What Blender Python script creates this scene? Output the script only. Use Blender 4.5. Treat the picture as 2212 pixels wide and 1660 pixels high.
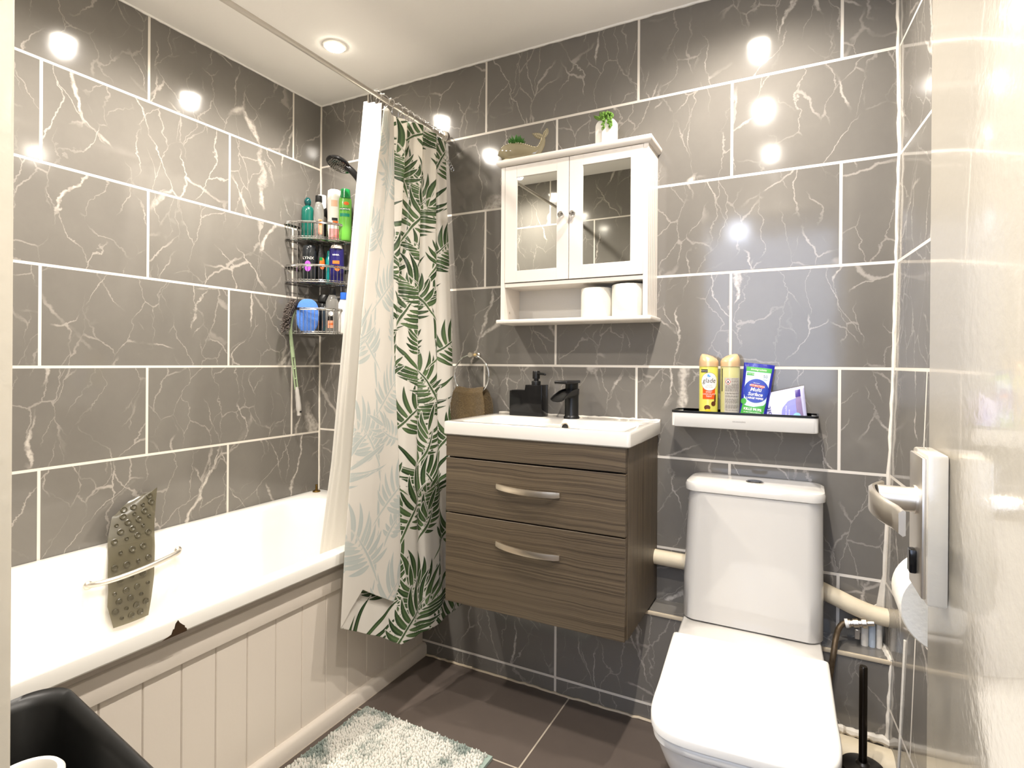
import bpy, bmesh, math, random
import numpy as np
from mathutils import Vector, Matrix
random.seed(7); np.random.seed(7)
PI = math.pi
SC = bpy.context.scene
COL = SC.collection
for o in list(bpy.data.objects): bpy.data.objects.remove(o)

# ------------------------------------------------------------------ camera
f, cxp, cyp = 1212.08, 1125.19, 785.43
yaw, pitch, roll = 0.47312, -0.00108, 0.00688
fw = Vector((-math.sin(yaw)*math.cos(pitch), math.cos(yaw)*math.cos(pitch), math.sin(pitch)))
r0 = Vector((math.cos(yaw), math.sin(yaw), 0)); u0 = r0.cross(fw)
rt = r0*math.cos(roll) + u0*math.sin(roll); up = -r0*math.sin(roll) + u0*math.cos(roll)
cd = bpy.data.cameras.new('camera'); cam = bpy.data.objects.new('camera', cd); COL.objects.link(cam)
M = Matrix((rt, up, -fw)).transposed().to_4x4(); M.translation = Vector((2.0186, -1.8937, 1.1429)); cam.matrix_world = M
cd.sensor_fit = 'HORIZONTAL'; cd.sensor_width = 36.0; cd.lens = f/2212*36.0
cd.shift_x = (1106-cxp)/2212; cd.shift_y = (cyp-830)/2212
cd.clip_start = 0.02
SC.camera = cam

# ------------------------------------------------------------------ world, exposure
SC.view_settings.view_transform = 'Standard'
try: SC.view_settings.look = 'None'
except Exception: pass
SC.view_settings.gamma = 1.0
SC.view_settings.use_curve_mapping = False
SC.view_settings.exposure = 0.94
w = bpy.data.worlds.new('world'); SC.world = w; w.use_nodes = True
bg = w.node_tree.nodes['Background']; bg.inputs[0].default_value = (0.9, 0.92, 1.0, 1); bg.inputs[1].default_value = 0.15

LAMP_W = 32.0
LAMP_RGB = (1.0, 0.93, 0.85)
LENS_EMIT = 60.0
LAMPS = [(0.434, -0.345), (0.425, -0.825), (0.43, -1.42), (1.85, -0.335), (1.832, -0.872), (1.828, -1.47)]
ZC = 2.326
W = 2.236

# ------------------------------------------------------------------ helpers
def lin(c):
    return tuple(((x/255)/12.92 if x/255 <= .04045 else ((x/255+.055)/1.055)**2.4) for x in c)

def nd(nt, typ, ins=None, **props):
    n = nt.nodes.new(typ)
    for k, v in props.items(): setattr(n, k, v)
    for k, v in (ins or {}).items():
        s = n.inputs[k]
        if isinstance(v, bpy.types.NodeSocket): nt.links.new(v, s)
        else: s.default_value = v
    return n
def mth(nt, op, a, b=None, c=None, clamp=False):
    n = nt.nodes.new('ShaderNodeMath'); n.operation = op; n.use_clamp = clamp
    for i, v in enumerate((a, b, c)):
        if v is None: continue
        if isinstance(v, bpy.types.NodeSocket): nt.links.new(v, n.inputs[i])
        else: n.inputs[i].default_value = v
    return n.outputs[0]
def sstep(nt, x, a, b, lo=0.0, hi=1.0):
    n = nd(nt, 'ShaderNodeMapRange', {'Value': x, 'From Min': a, 'From Max': b, 'To Min': lo, 'To Max': hi}, interpolation_type='SMOOTHSTEP')
    return n.outputs[0]
def mixc(nt, fac, a, b):
    n = nt.nodes.new('ShaderNodeMix'); n.data_type = 'RGBA'
    for s, v in ((n.inputs[0], fac), (n.inputs[6], a), (n.inputs[7], b)):
        if isinstance(v, bpy.types.NodeSocket): nt.links.new(v, s)
        else: s.default_value = (*v, 1) if isinstance(v, tuple) and len(v) == 3 else v
    return n.outputs[2]
def newmat(name):
    m = bpy.data.materials.new(name); m.use_nodes = True
    return m, m.node_tree, m.node_tree.nodes['Principled BSDF']
def mat(name, rgb, rough=.5, metal=0.0, trans=0.0, ior=1.45, emit=0.0, coat=0.0, noise=0.0, nscale=30, bump=0.0, bscale=200, spec=.5, alpha=1.0, sheen=0.0):
    m, nt, b = newmat(name)
    c = lin(rgb)
    b.inputs['Base Color'].default_value = (*c, 1)
    b.inputs['Roughness'].default_value = rough; b.inputs['Metallic'].default_value = metal
    b.inputs['Transmission Weight'].default_value = trans; b.inputs['IOR'].default_value = ior
    b.inputs['Coat Weight'].default_value = coat; b.inputs['Specular IOR Level'].default_value = spec
    b.inputs['Alpha'].default_value = alpha; b.inputs['Sheen Weight'].default_value = sheen
    if emit:
        b.inputs['Emission Color'].default_value = (*c, 1); b.inputs['Emission Strength'].default_value = emit
    tc = nd(nt, 'ShaderNodeTexCoord')
    n = nd(nt, 'ShaderNodeTexNoise', {'Vector': tc.outputs['Object'], 'Scale': nscale, 'Detail': 4})
    if noise:
        dk = tuple(x*(1-noise) for x in c)
        nt.links.new(mixc(nt, n.outputs['Fac'], dk, tuple(min(1, x*(1+noise*.6)) for x in c)), b.inputs['Base Color'])
    if bump:
        n2 = nd(nt, 'ShaderNodeTexNoise', {'Vector': tc.outputs['Object'], 'Scale': bscale, 'Detail': 3})
        bp = nd(nt, 'ShaderNodeBump', {'Height': n2.outputs['Fac'], 'Strength': 1.0, 'Distance': bump})
        nt.links.new(bp.outputs[0], b.inputs['Normal'])
    return m

class MB:
    """collects shapes, given in world coordinates, into one mesh"""
    def __init__(s): s.bm = bmesh.new()
    def box(s, x0, x1, y0, y1, z0, z1, bev=0.0, seg=2, mtx=None):
        vs = [s.bm.verts.new(p) for p in ((x0,y0,z0),(x1,y0,z0),(x1,y1,z0),(x0,y1,z0),(x0,y0,z1),(x1,y0,z1),(x1,y1,z1),(x0,y1,z1))]
        fs = [s.bm.faces.new([vs[i] for i in q]) for q in ((0,3,2,1),(4,5,6,7),(0,1,5,4),(1,2,6,5),(2,3,7,6),(3,0,4,7))]
        if bev:
            es = list({e for q in fs for e in q.edges})
            r = bmesh.ops.bevel(s.bm, geom=es, offset=bev, segments=seg, profile=.5, affect='EDGES', clamp_overlap=True)
            vs = list({v for v in vs if v.is_valid} | {v for v in r['verts']})
        if mtx is not None:
            for v in vs: v.co = mtx @ v.co
        return s
    def loft(s, rings, cap0=True, cap1=True, close=True):
        R = [[s.bm.verts.new(p) for p in ring] for ring in rings]
        n = len(R[0])
        for a, b in zip(R, R[1:]):
            for i in range(n if close else n-1):
                j = (i+1) % n
                try: s.bm.faces.new((a[i], a[j], b[j], b[i]))
                except ValueError: pass
        if cap0: s.bm.faces.new(list(reversed(R[0])))
        if cap1: s.bm.faces.new(R[-1])
        return s
    def lathe(s, prof, c=(0,0,0), n=28, axis='Z', sx=1.0, sy=1.0, rz=0.0, cap0=True, cap1=True, mtx=None):
        rings = []
        for (r, z) in prof:
            ring = []
            for i in range(n):
                a = 2*PI*i/n
                x, y = r*math.cos(a)*sx, r*math.sin(a)*sy
                x, y = x*math.cos(rz)-y*math.sin(rz), x*math.sin(rz)+y*math.cos(rz)
                p = Vector((x, y, z))
                if axis == 'X': p = Vector((z, x, y))
                if axis == 'Y': p = Vector((y, z, x))
                if mtx is not None: p = mtx @ p
                ring.append(p + Vector(c))
            rings.append(ring)
        return s.loft(rings, cap0, cap1)
    def tube(s, pts, r, n=10, closed=False, sub=0, caps=True):
        P = [Vector(p) for p in pts]
        if sub:
            Q = []
            m = len(P); rng = range(m if closed else m-1)
            for i in rng:
                if closed: p0, p1, p2, p3 = P[(i-1)%m], P[i], P[(i+1)%m], P[(i+2)%m]
                else: p0, p1, p2, p3 = P[max(i-1,0)], P[i], P[i+1], P[min(i+2,m-1)]
                for k in range(sub):
                    t = k/sub
                    Q.append(.5*((2*p1)+(-p0+p2)*t+(2*p0-5*p1+4*p2-p3)*t*t+(-p0+3*p1-3*p2+p3)*t**3))
            if not closed: Q.append(P[-1])
            P = Q
        m = len(P)
        rr = r if callable(r) else (lambda t: r)
        rings = []; prev = None
        for i in range(m):
            if closed: t = (P[(i+1)%m]-P[i-1])
            else: t = P[min(i+1,m-1)]-P[max(i-1,0)]
            t.normalize()
            if prev is None:
                a = Vector((0,0,1)) if abs(t.z) < .9 else Vector((1,0,0))
                nrm = t.cross(a).normalized()
            else:
                nrm = (prev - t*prev.dot(t)).normalized()
            prev = nrm; bn = t.cross(nrm)
            R = rr(i/max(1,m-1))
            rings.append([P[i] + (nrm*math.cos(2*PI*k/n)+bn*math.sin(2*PI*k/n))*R for k in range(n)])
        if closed: rings.append(rings[0][:])
        if closed:
            R = [[s.bm.verts.new(p) for p in ring] for ring in rings[:-1]]
            for a in range(len(R)):
                b = (a+1) % len(R)
                for i in range(n):
                    j = (i+1) % n
                    s.bm.faces.new((R[a][i], R[a][j], R[b][j], R[b][i]))
            return s
        return s.loft(rings, caps, caps)
    def prism(s, outline, fn, d0, d1):
        """outline (u,v) list, fn(u,v,d)->world, extruded between depths d0 and d1"""
        s.loft([[fn(u, v, d0) for u, v in outline], [fn(u, v, d1) for u, v in outline]])
        return s
    def grid(s, nu, nv, fn):
        V = [[s.bm.verts.new(fn(i/nu, j/nv)) for j in range(nv+1)] for i in range(nu+1)]
        for i in range(nu):
            for j in range(nv):
                s.bm.faces.new((V[i][j], V[i+1][j], V[i+1][j+1], V[i][j+1]))
        return s
    def sphere(s, c, r, sx=1, sy=1, sz=1, u=16, v=10, mtx=None):
        m = Matrix.Translation(Vector(c)) @ (mtx or Matrix.Identity(4)) @ Matrix.Diagonal((r*sx, r*sy, r*sz, 1))
        bmesh.ops.create_uvsphere(s.bm, u_segments=u, v_segments=v, radius=1, matrix=m)
        return s
    def build(s, name, m, parent=None, at=None, smooth=True, ang=40, recalc=True):
        bm = s.bm
        if recalc: bmesh.ops.recalc_face_normals(bm, faces=bm.faces[:])
        inv = None
        if parent is not None: inv = WM[parent.name].inverted()
        elif at is not None: inv = Matrix.Translation(Vector(at)).inverted()
        if inv is not None: bm.transform(inv)
        me = bpy.data.meshes.new(name); bm.to_mesh(me); bm.free()
        if smooth:
            for p in me.polygons: p.use_smooth = True
            me.set_sharp_from_angle(angle=math.radians(ang))
        for mm in (m if isinstance(m, (list, tuple)) else [m]): me.materials.append(mm)
        o = bpy.data.objects.new(name, me); COL.objects.link(o)
        if parent is not None:
            o.parent = parent; WM[o.name] = WM[parent.name].copy()
        else:
            if at is not None: o.location = at
            WM[o.name] = Matrix.Translation(Vector(at or (0,0,0)))
        return o
WM = {}
def tag(o, label=None, cat=None, group=None, kind=None):
    if label: o['label'] = label
    if cat: o['category'] = cat
    if group: o['group'] = group
    if kind: o['kind'] = kind
    return o
def thing(name, loc, label, cat, group=None, rz=0.0):
    o = bpy.data.objects.new(name, None); COL.objects.link(o); o.empty_display_size = .05
    o.location = loc; o.rotation_euler = (0, 0, rz)
    WM[o.name] = Matrix.Translation(Vector(loc)) @ Matrix.Rotation(rz, 4, 'Z')
    return tag(o, label, cat, group)
def struct(name, mb, m, **k):
    return tag(mb.build(name, m, **k), kind='structure')
def dup(root, loc, label=None, rz=None):
    r = root.copy(); COL.objects.link(r); r.location = loc
    if rz is not None: r.rotation_euler = (0, 0, rz)
    if label: r['label'] = label
    for ch in list(root.children):
        c = ch.copy(); COL.objects.link(c); c.parent = r
        for g in list(ch.children):
            d = g.copy(); COL.objects.link(d); d.parent = c
    return r
def rrect(x0, x1, y0, y1, r, n=6):
    out = []
    for cx, cy, a0 in ((x1-r, y1-r, 0), (x0+r, y1-r, PI/2), (x0+r, y0+r, PI), (x1-r, y0+r, 1.5*PI)):
        for i in range(n+1):
            a = a0 + PI/2*i/n
            out.append((cx+r*math.cos(a), cy+r*math.sin(a)))
    return out
# flat lettering and printed patches, wrapped by fn(u, v, d) -> world
def text_into(mb, body, size, fn, u=0, v=0, shear=0.0, d=.0004, sx=1.0, rot=0.0, bold=0.0):
    cu = bpy.data.curves.new('t', 'FONT'); cu.body = body; cu.size = size; cu.align_x = 'CENTER'; cu.align_y = 'CENTER'
    cu.resolution_u = 3; cu.shear = shear; cu.offset = bold
    ob = bpy.data.objects.new('t', cu); COL.objects.link(ob)
    dg = bpy.context.evaluated_depsgraph_get(); dg.update()
    me = bpy.data.meshes.new_from_object(ob.evaluated_get(dg))
    c, s_ = math.cos(rot), math.sin(rot)
    vs = []
    for vt in me.vertices:
        x, y = vt.co.x*sx, vt.co.y
        vs.append(mb.bm.verts.new(fn(u + x*c-y*s_, v + x*s_+y*c, d)))
    for p in me.polygons:
        try: mb.bm.faces.new([vs[i] for i in p.vertices])
        except ValueError: pass
    bpy.data.objects.remove(ob); bpy.data.curves.remove(cu); bpy.data.meshes.remove(me)
    return mb
def patch_into(mb, outline, fn, d=.0003, nx=14):
    """fill a convex outline (u,v) as thin strips so it can wrap round a curve"""
    us = [p[0] for p in outline]; u0, u1 = min(us), max(us)
    def span(u):
        vs = []
        m = len(outline)
        for i in range(m):
            a, b = outline[i], outline[(i+1) % m]
            if min(a[0], b[0])-1e-9 <= u <= max(a[0], b[0])+1e-9:
                if abs(a[0]-b[0]) < 1e-9: vs += [a[1], b[1]]
                else: vs.append(a[1]+(b[1]-a[1])*(u-a[0])/(b[0]-a[0]))
        return min(vs), max(vs)
    prev = None
    for i in range(nx+1):
        u = u0+(u1-u0)*i/nx
        lo, hi = span(u)
        cur = [mb.bm.verts.new(fn(u, lo+(hi-lo)*k/4, d)) for k in range(5)]
        if prev:
            for k in range(4): mb.bm.faces.new((prev[k], cur[k], cur[k+1], prev[k+1]))
        prev = cur
    return mb
def rect(u0, u1, v0, v1): return [(u0, v0), (u1, v0), (u1, v1), (u0, v1)]
def disc(u, v, r, n=40, e=1.0): return [(u+r*math.cos(2*PI*i/n), v+e*r*math.sin(2*PI*i/n)) for i in range(n)]
def letters(name, mb, m, parent, label=None):
    o = mb.build(name, m, parent, smooth=False, recalc=False)
    if label: o['label'] = label
    return o

# ------------------------------------------------------------------ materials
def marble(name, axis, uoff, voff, offs=.5, bw=.606, rh=.303, seed=0.0, mortar=.0046, usc=1.0, plain=False):
    m, nt, b = newmat(name)
    tc = nd(nt, 'ShaderNodeTexCoord')
    sp = nd(nt, 'ShaderNodeSeparateXYZ', {0: tc.outputs['Object']})
    uu = mth(nt, 'SUBTRACT', sp.outputs[axis[0]], uoff)
    vv = mth(nt, 'SUBTRACT', sp.outputs[axis[1]], voff)
    uv = nd(nt, 'ShaderNodeCombineXYZ', {0: uu, 1: vv})
    br = nd(nt, 'ShaderNodeTexBrick', {'Vector': uv.outputs[0], 'Color1': (0,0,0,1), 'Color2': (1,1,1,1), 'Mortar': (.5,.5,.5,1), 'Scale': 1.0,
            'Mortar Size': mortar, 'Mortar Smooth': .15, 'Bias': 0.0, 'Brick Width': bw, 'Row Height': rh}, offset=offs, offset_frequency=2, squash=1.0)
    rnd = mth(nt, 'MULTIPLY', br.outputs['Color'], 43.0)
    rnd = mth(nt, 'ADD', rnd, seed)
    P = nd(nt, 'ShaderNodeCombineXYZ', {0: uu, 1: vv, 2: rnd})
    def warp(scale, det, ax, ay):
        wn = nd(nt, 'ShaderNodeTexNoise', {'Vector': P.outputs[0], 'Scale': scale, 'Detail': det, 'Roughness': .6})
        wv = nd(nt, 'ShaderNodeVectorMath', {0: wn.outputs['Color'], 1: (.5,.5,.5)}, operation='SUBTRACT')
        return nd(nt, 'ShaderNodeVectorMath', {0: wv.outputs[0], 1: (ax, ay, 0)}, operation='MULTIPLY').outputs[0]
    Q = nd(nt, 'ShaderNodeVectorMath', {0: P.outputs[0], 1: warp(3.0, 2, .20, .10)}, operation='ADD')
    Q = nd(nt, 'ShaderNodeVectorMath', {0: Q.outputs[0], 1: warp(19.0, 4, .050, .034)}, operation='ADD')
    def sc(v3, x, y, z=1.0): return nd(nt, 'ShaderNodeVectorMath', {0: v3, 1: (x, y, z)}, operation='MULTIPLY').outputs[0]
    def rot(v3, ang): return nd(nt, 'ShaderNodeVectorRotate', {'Vector': v3, 'Angle': ang}, rotation_type='Z_AXIS').outputs[0]
    def crack(v3, w_):
        d_ = nd(nt, 'ShaderNodeTexVoronoi', {'Vector': v3, 'Scale': 1.0}, feature='DISTANCE_TO_EDGE').outputs['Distance']
        return sstep(nt, mth(nt, 'SUBTRACT', 1.0, mth(nt, 'DIVIDE', d_, w_), clamp=True), 0.0, .8)
    msk = nd(nt, 'ShaderNodeTexNoise', {'Vector': Q.outputs[0], 'Scale': 3.4, 'Detail': 2}).outputs['Fac']
    msk2 = nd(nt, 'ShaderNodeTexNoise', {'Vector': sc(Q.outputs[0], 1.3, 1.3, 1.7), 'Scale': 4.0, 'Detail': 3}).outputs['Fac']
    msk3 = nd(nt, 'ShaderNodeTexNoise', {'Vector': sc(Q.outputs[0], 1.1, .7, 2.3), 'Scale': 6.0, 'Detail': 3}).outputs['Fac']
    fine = nd(nt, 'ShaderNodeTexNoise', {'Vector': P.outputs[0], 'Scale': 70, 'Detail': 4}).outputs['Fac']
    # broad mottled veins
    w1 = sstep(nt, msk, .50, .74, .006, .034)
    a1 = mth(nt, 'MULTIPLY', crack(sc(rot(Q.outputs[0], .22), 2.9, .95), w1), sstep(nt, msk, .51, .62))
    a1 = mth(nt, 'MULTIPLY', a1, sstep(nt, fine, .28, .62, .35, 1.0))
    # thin cracks leaning both ways
    a2 = mth(nt, 'MULTIPLY', mth(nt, 'MULTIPLY', crack(sc(rot(Q.outputs[0], -.32), 5.5, 1.9, 1.3), .013), sstep(nt, msk2, .46, .64)), .62)
    a4 = mth(nt, 'MULTIPLY', mth(nt, 'MULTIPLY', crack(sc(rot(Q.outputs[0], .55), 4.4, 1.7, 1.7), .0095), sstep(nt, msk3, .47, .62)), .5)
    # hairlines
    a3 = mth(nt, 'MULTIPLY', mth(nt, 'MULTIPLY', crack(sc(rot(Q.outputs[0], .1), 12.0, 5.2, 1.9), .019), sstep(nt, msk3, .55, .40)), .34)
    a2 = mth(nt, 'MAXIMUM', a2, a4)
    vein = mth(nt, 'MAXIMUM', mth(nt, 'MAXIMUM', a1, a2), a3)
    cloud = nd(nt, 'ShaderNodeTexNoise', {'Vector': sc(P.outputs[0], 1.0, .8), 'Scale': 4.0, 'Detail': 6, 'Roughness': .65}).outputs['Fac']
    base = mixc(nt, cloud, lin((106, 102, 97)), lin((126, 122, 115)))
    col = mixc(nt, vein, base, lin((190, 183, 174)))
    grout = lin((222, 215, 204))
    if not plain: col = mixc(nt, br.outputs['Fac'], col, grout)
    nt.links.new(col, b.inputs['Base Color'])
    rg = mth(nt, 'ADD', mth(nt, 'MULTIPLY', br.outputs['Fac'], .5), .10) if not plain else .10
    if plain: b.inputs['Roughness'].default_value = .12
    else: nt.links.new(rg, b.inputs['Roughness'])
    b.inputs['Specular IOR Level'].default_value = .5
    wob = nd(nt, 'ShaderNodeTexNoise', {'Vector': tc.outputs['Object'], 'Scale': 9.0, 'Detail': 2}).outputs['Fac']
    h = mth(nt, 'MULTIPLY', wob, .25)
    if not plain: h = mth(nt, 'SUBTRACT', h, br.outputs['Fac'])
    bp = nd(nt, 'ShaderNodeBump', {'Height': h, 'Strength': .8, 'Distance': .0016})
    nt.links.new(bp.outputs[0], b.inputs['Normal'])
    return m
def floor_mat():
    m, nt, b = newmat('floor_tile')
    tc = nd(nt, 'ShaderNodeTexCoord')
    mp = nd(nt, 'ShaderNodeVectorMath', {0: tc.outputs['Object'], 1: (1.301-1.2, -.489+6.0, 0)}, operation='SUBTRACT')
    br = nd(nt, 'ShaderNodeTexBrick', {'Vector': mp.outputs[0], 'Color1': (*lin((92,82,75)),1), 'Color2': (*lin((98,88,81)),1), 'Mortar': (*lin((196,184,166)),1), 'Scale': 1.0,
            'Mortar Size': .0028, 'Mortar Smooth': .2, 'Bias': 0.0, 'Brick Width': .6, 'Row Height': .6}, offset=0.0, squash=1.0)
    n = nd(nt, 'ShaderNodeTexNoise', {'Vector': tc.outputs['Object'], 'Scale': 14, 'Detail': 6}).outputs['Fac']
    c = mixc(nt, mth(nt, 'MULTIPLY', n, .35), br.outputs['Color'], lin((70, 62, 56)))
    nt.links.new(c, b.inputs['Base Color'])
    b.inputs['Roughness'].default_value = .42
    bp = nd(nt, 'ShaderNodeBump', {'Height': mth(nt, 'SUBTRACT', mth(nt, 'MULTIPLY', n, .2), br.outputs['Fac']), 'Strength': .7, 'Distance': .0015})
    nt.links.new(bp.outputs[0], b.inputs['Normal'])
    return m
def wood_mat(name, axis):
    m, nt, b = newmat(name)
    tc = nd(nt, 'ShaderNodeTexCoord')
    s1 = (.8, .8, 150) if axis == 'x' else (150, 150, .8)
    s2 = (1.3, 1.3, 520) if axis == 'x' else (520, 520, 1.3)
    w0 = nd(nt, 'ShaderNodeTexNoise', {'Vector': tc.outputs['Object'], 'Scale': 4.0, 'Detail': 2})
    wv = nd(nt, 'ShaderNodeVectorMath', {0: w0.outputs['Color'], 1: (.0, .0, .028) if axis == 'x' else (.014, .014, 0)}, operation='MULTIPLY')
    P = nd(nt, 'ShaderNodeVectorMath', {0: tc.outputs['Object'], 1: wv.outputs[0]}, operation='ADD')
    a = nd(nt, 'ShaderNodeVectorMath', {0: P.outputs[0], 1: s1}, operation='MULTIPLY')
    n1 = nd(nt, 'ShaderNodeTexNoise', {'Vector': a.outputs[0], 'Scale': 1.0, 'Detail': 5, 'Roughness': .6}).outputs['Fac']
    c = nd(nt, 'ShaderNodeVectorMath', {0: P.outputs[0], 1: s2}, operation='MULTIPLY')
    n2 = nd(nt, 'ShaderNodeTexNoise', {'Vector': c.outputs[0], 'Scale': 1.0, 'Detail': 4, 'Roughness': .7}).outputs['Fac']
    g = mth(nt, 'ADD', mth(nt, 'MULTIPLY', n1, .5), mth(nt, 'MULTIPLY', n2, .5))
    g = sstep(nt, g, .30, .66)
    col = mixc(nt, g, lin((48, 38, 29)), lin((106, 92, 72)))
    nt.links.new(col, b.inputs['Base Color'])
    b.inputs['Roughness'].default_value = .45
    bp = nd(nt, 'ShaderNodeBump', {'Height': g, 'Strength': .4, 'Distance': .0004})
    nt.links.new(bp.outputs[0], b.inputs['Normal'])
    return m

M_back = marble('marble_tile_back', (0, 2), .889, 2.345-3.03)
M_left = marble('marble_tile_left', (1, 2), -.158, 2.345-3.03-.012, seed=11.3)
M_right = marble('marble_tile_right', (1, 2), -.31, 2.345-3.03, seed=23.1)
M_front = marble('marble_tile_front', (0, 2), .52, 2.345-3.03, seed=31.7)
M_box = marble('marble_tile_boxing', (0, 2), 1.246, .054-.606, offs=0.0, seed=5.9)
M_ledge = marble('marble_ledge', (0, 1), 0, 0, seed=3.3, plain=True)
M_floor = floor_mat()
M_wood = wood_mat('wood_front', 'x'); M_woodv = wood_mat('wood_side', 'z')
M_ceil = mat('ceiling_paint', (247, 244, 239), .8, bump=.0012, bscale=22)
M_grout = mat('silicone', (226, 219, 206), .5, noise=.15, bump=.001, bscale=120)
M_edge = mat('edge_trim', (205, 190, 165), .4, noise=.1)
M_cer = mat('ceramic', (214, 210, 203), .07, coat=.3)
M_enam = mat('bath_enamel', (240, 237, 230), .12, coat=.2)
M_panel = mat('panel_paint', (226, 216, 204), .38, bump=.0002, bscale=90)
M_cab = mat('cabinet_white', (220, 213, 204), .32)
M_cabin = mat('cabinet_back', (205, 202, 195), .5)
M_chrome = mat('chrome', (225, 225, 225), .08, 1.0)
M_satin = mat('satin_steel', (214, 208, 199), .38, 1.0)
M_nickel = mat('brushed_nickel', (222, 210, 192), .33, 1.0)
M_mirror = mat('mirror_glass', (232, 234, 230), .01, 1.0)
M_black = mat('black_satin', (20, 20, 20), .32)
M_blackg = mat('black_gloss', (16, 16, 17), .12)
M_blackp = mat('black_plastic', (22, 22, 21), .42, noise=.3, nscale=60)
M_brass = mat('aged_brass', (120, 95, 50), .35, 1.0)
M_white = mat('white_plastic', (232, 229, 222), .35)
M_paper = mat('tissue_paper', (234, 230, 218), .9, bump=.0006, bscale=150)
M_paint = mat('door_gloss_paint', (203, 196, 181), .14, coat=.3, bump=.0005, bscale=70)
M_pipe = mat('painted_pipe', (222, 208, 180), .45, noise=.12, bump=.0008, bscale=60)
M_rust = mat('rust', (62, 42, 20), .9, noise=.5)
M_corr = mat('corroded_copper', (112, 96, 76), .5, .6, noise=.6, nscale=90)
M_dark = mat('dark_gap', (25, 22, 19), .7)

# ------------------------------------------------------------------ room shell
YF = -1.68
HB = -3.1
struct('floor', MB().box(-.1, 2.6, HB, 0.0, -.05, 0), M_floor, smooth=False)
struct('ceiling', MB().box(-.1, 2.6, HB, .1, ZC, ZC+.08), M_ceil, smooth=False)
struct('wall_back', MB().box(-.1, 2.6, 0, .1, -.05, ZC+.02), M_back, smooth=False)
struct('wall_left', MB().box(-.1, 0, YF-.12, .0, -.05, ZC+.02), M_left, smooth=False)
mb = MB()
o2 = [(2.236, 0), (2.236+.09*1.68, YF), (2.236+.09*1.68, HB), (2.6, HB), (2.6, 0)]
def wlean(z): return float(np.interp(z, [-.05, .53, 1.13, 1.74, 2.35], [-.036, -.018, 0, .010, .002]))   # the old wall is not quite plumb
mb.loft([[(u+(wlean(z) if u < 2.55 else 0), v, z) for u, v in o2] for z in (-.05, .25, .53, .83, 1.13, 1.44, 1.74, 2.05, ZC+.02)])
struct('wall_right', mb, M_right, smooth=False)
mb = MB().box(-.1, 1.421, YF-.12, YF, -.05, ZC+.02).box(2.222, 2.5, YF-.12, YF, -.05, ZC+.02).box(1.421, 2.222, YF-.12, YF, 2.03, ZC+.02)
struct('wall_front', mb, M_front, smooth=False)
M_hall = mat('hall_paint', (214, 212, 206), .7)
mb = MB().box(.5, .6, HB, YF-.12, -.05, ZC+.02)
struct('wall_hall_side', mb, M_hall, smooth=False)
mb = MB().box(.5, 1.0, HB-.1, HB, -.05, ZC+.02).box(2.2, 2.6, HB-.1, HB, -.05, ZC+.02).box(1.0, 2.2, HB-.1, HB, -.05, .9).box(1.0, 2.2, HB-.1, HB, 2.2, ZC+.02)
struct('wall_hall', mb, M_hall, smooth=False)
m_fill = mat('cool_fill_glow', (214, 228, 255), .5, emit=2.8)
struct('hall_fill_pane', MB().box(1.0, 2.2, HB-.06, HB-.03, .9, 2.2), m_fill, smooth=False)  # unseen glowing pane, added as soft cool fill and for bluish tile reflections
m_globe = mat('hall_lamp_glass', (225, 234, 255), .4, emit=22.0)
struct('hall_lamp', MB().lathe([(.0, -.10), (.05, -.09), (.075, -.05), (.075, 0), (.0, 0)], (1.55, -2.55, ZC-.16), 24, cap0=False, cap1=False).tube([(1.55, -2.55, ZC-.16), (1.55, -2.55, ZC)], .006, 8), m_globe)  # glowing hall lamp added out of view for the cool glint in the back tiles
# door lining of the doorway the view is taken through
struct('trim_1', MB().box(1.42, 1.446, YF-.14, YF+.004, 0, 2.03, .003).box(2.2, 2.224, YF-.14, YF+.002, 0, 2.03, .003).box(1.42, 2.224, YF-.14, YF+.004, 2.03, 2.055, .003), M_paint)
# tiled pipe boxing along the foot of the back wall
mb = MB(); mb.box(.66, 2.25, -.108, 0.0, 0, .345)
struct('trim_2', mb, M_box, smooth=False)
struct('trim_3', MB().box(.66, 2.25, -.106, 0, .345, .351), M_ledge, smooth=False)
struct('trim_4', MB().box(.70, 2.246, -.1125, -.104, .342, .353, .0015), M_edge)
def wavy(p0, p1, r, n, amp, sd):
    rnd = random.Random(sd); p0, p1 = Vector(p0), Vector(p1)
    return [p0.lerp(p1, i/n) + Vector((rnd.uniform(-amp, amp), rnd.uniform(-amp, amp), rnd.uniform(-amp, amp))) for i in range(n+1)]
struct('trim_5', MB().tube(wavy((.002, -.002, .55), (.002, -.002, ZC), .004, 40, .001, 1), .0045, 6), M_grout)
struct('trim_6', MB().tube([p+Vector((wlean(p.z), 0, 0)) for p in wavy((2.234, -.002, .34), (2.234, -.002, ZC), .004, 60, .0014, 2)], lambda t: .0052+.002*math.sin(t*57)**2, 6), M_grout)
struct('trim_7', MB().tube([p+Vector((wlean(p.z), 0, 0)) for p in wavy((2.244, -.11, .0), (2.244, -.11, .35), .006, 22, .0012, 3)], lambda t: .0045+.009*(1-t)**2+.0015*math.sin(t*37), 6), M_grout)
struct('trim_8', MB().tube(wavy((.70, -.112, .002), (2.24, -.112, .002), .004, 90, .0015, 4), .0045, 6), M_edge)
struct('trim_9', MB().tube(wavy((.0, -.003, ZC), (2.236, -.003, ZC), .004, 110, .001, 5), lambda t: .0045+.0012*abs(math.sin(t*91)), 6).tube(wavy((.003, 0, ZC), (.003, YF, ZC), .004, 90, .001, 6), lambda t: .0045+.0012*abs(math.sin(t*77)), 6), M_ceil)
struct('trim_10', MB().tube(wavy((2.213, -.01, .352), (2.223, -.11, .352), .004, 12, .002, 8), .008, 6), M_grout)
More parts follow.
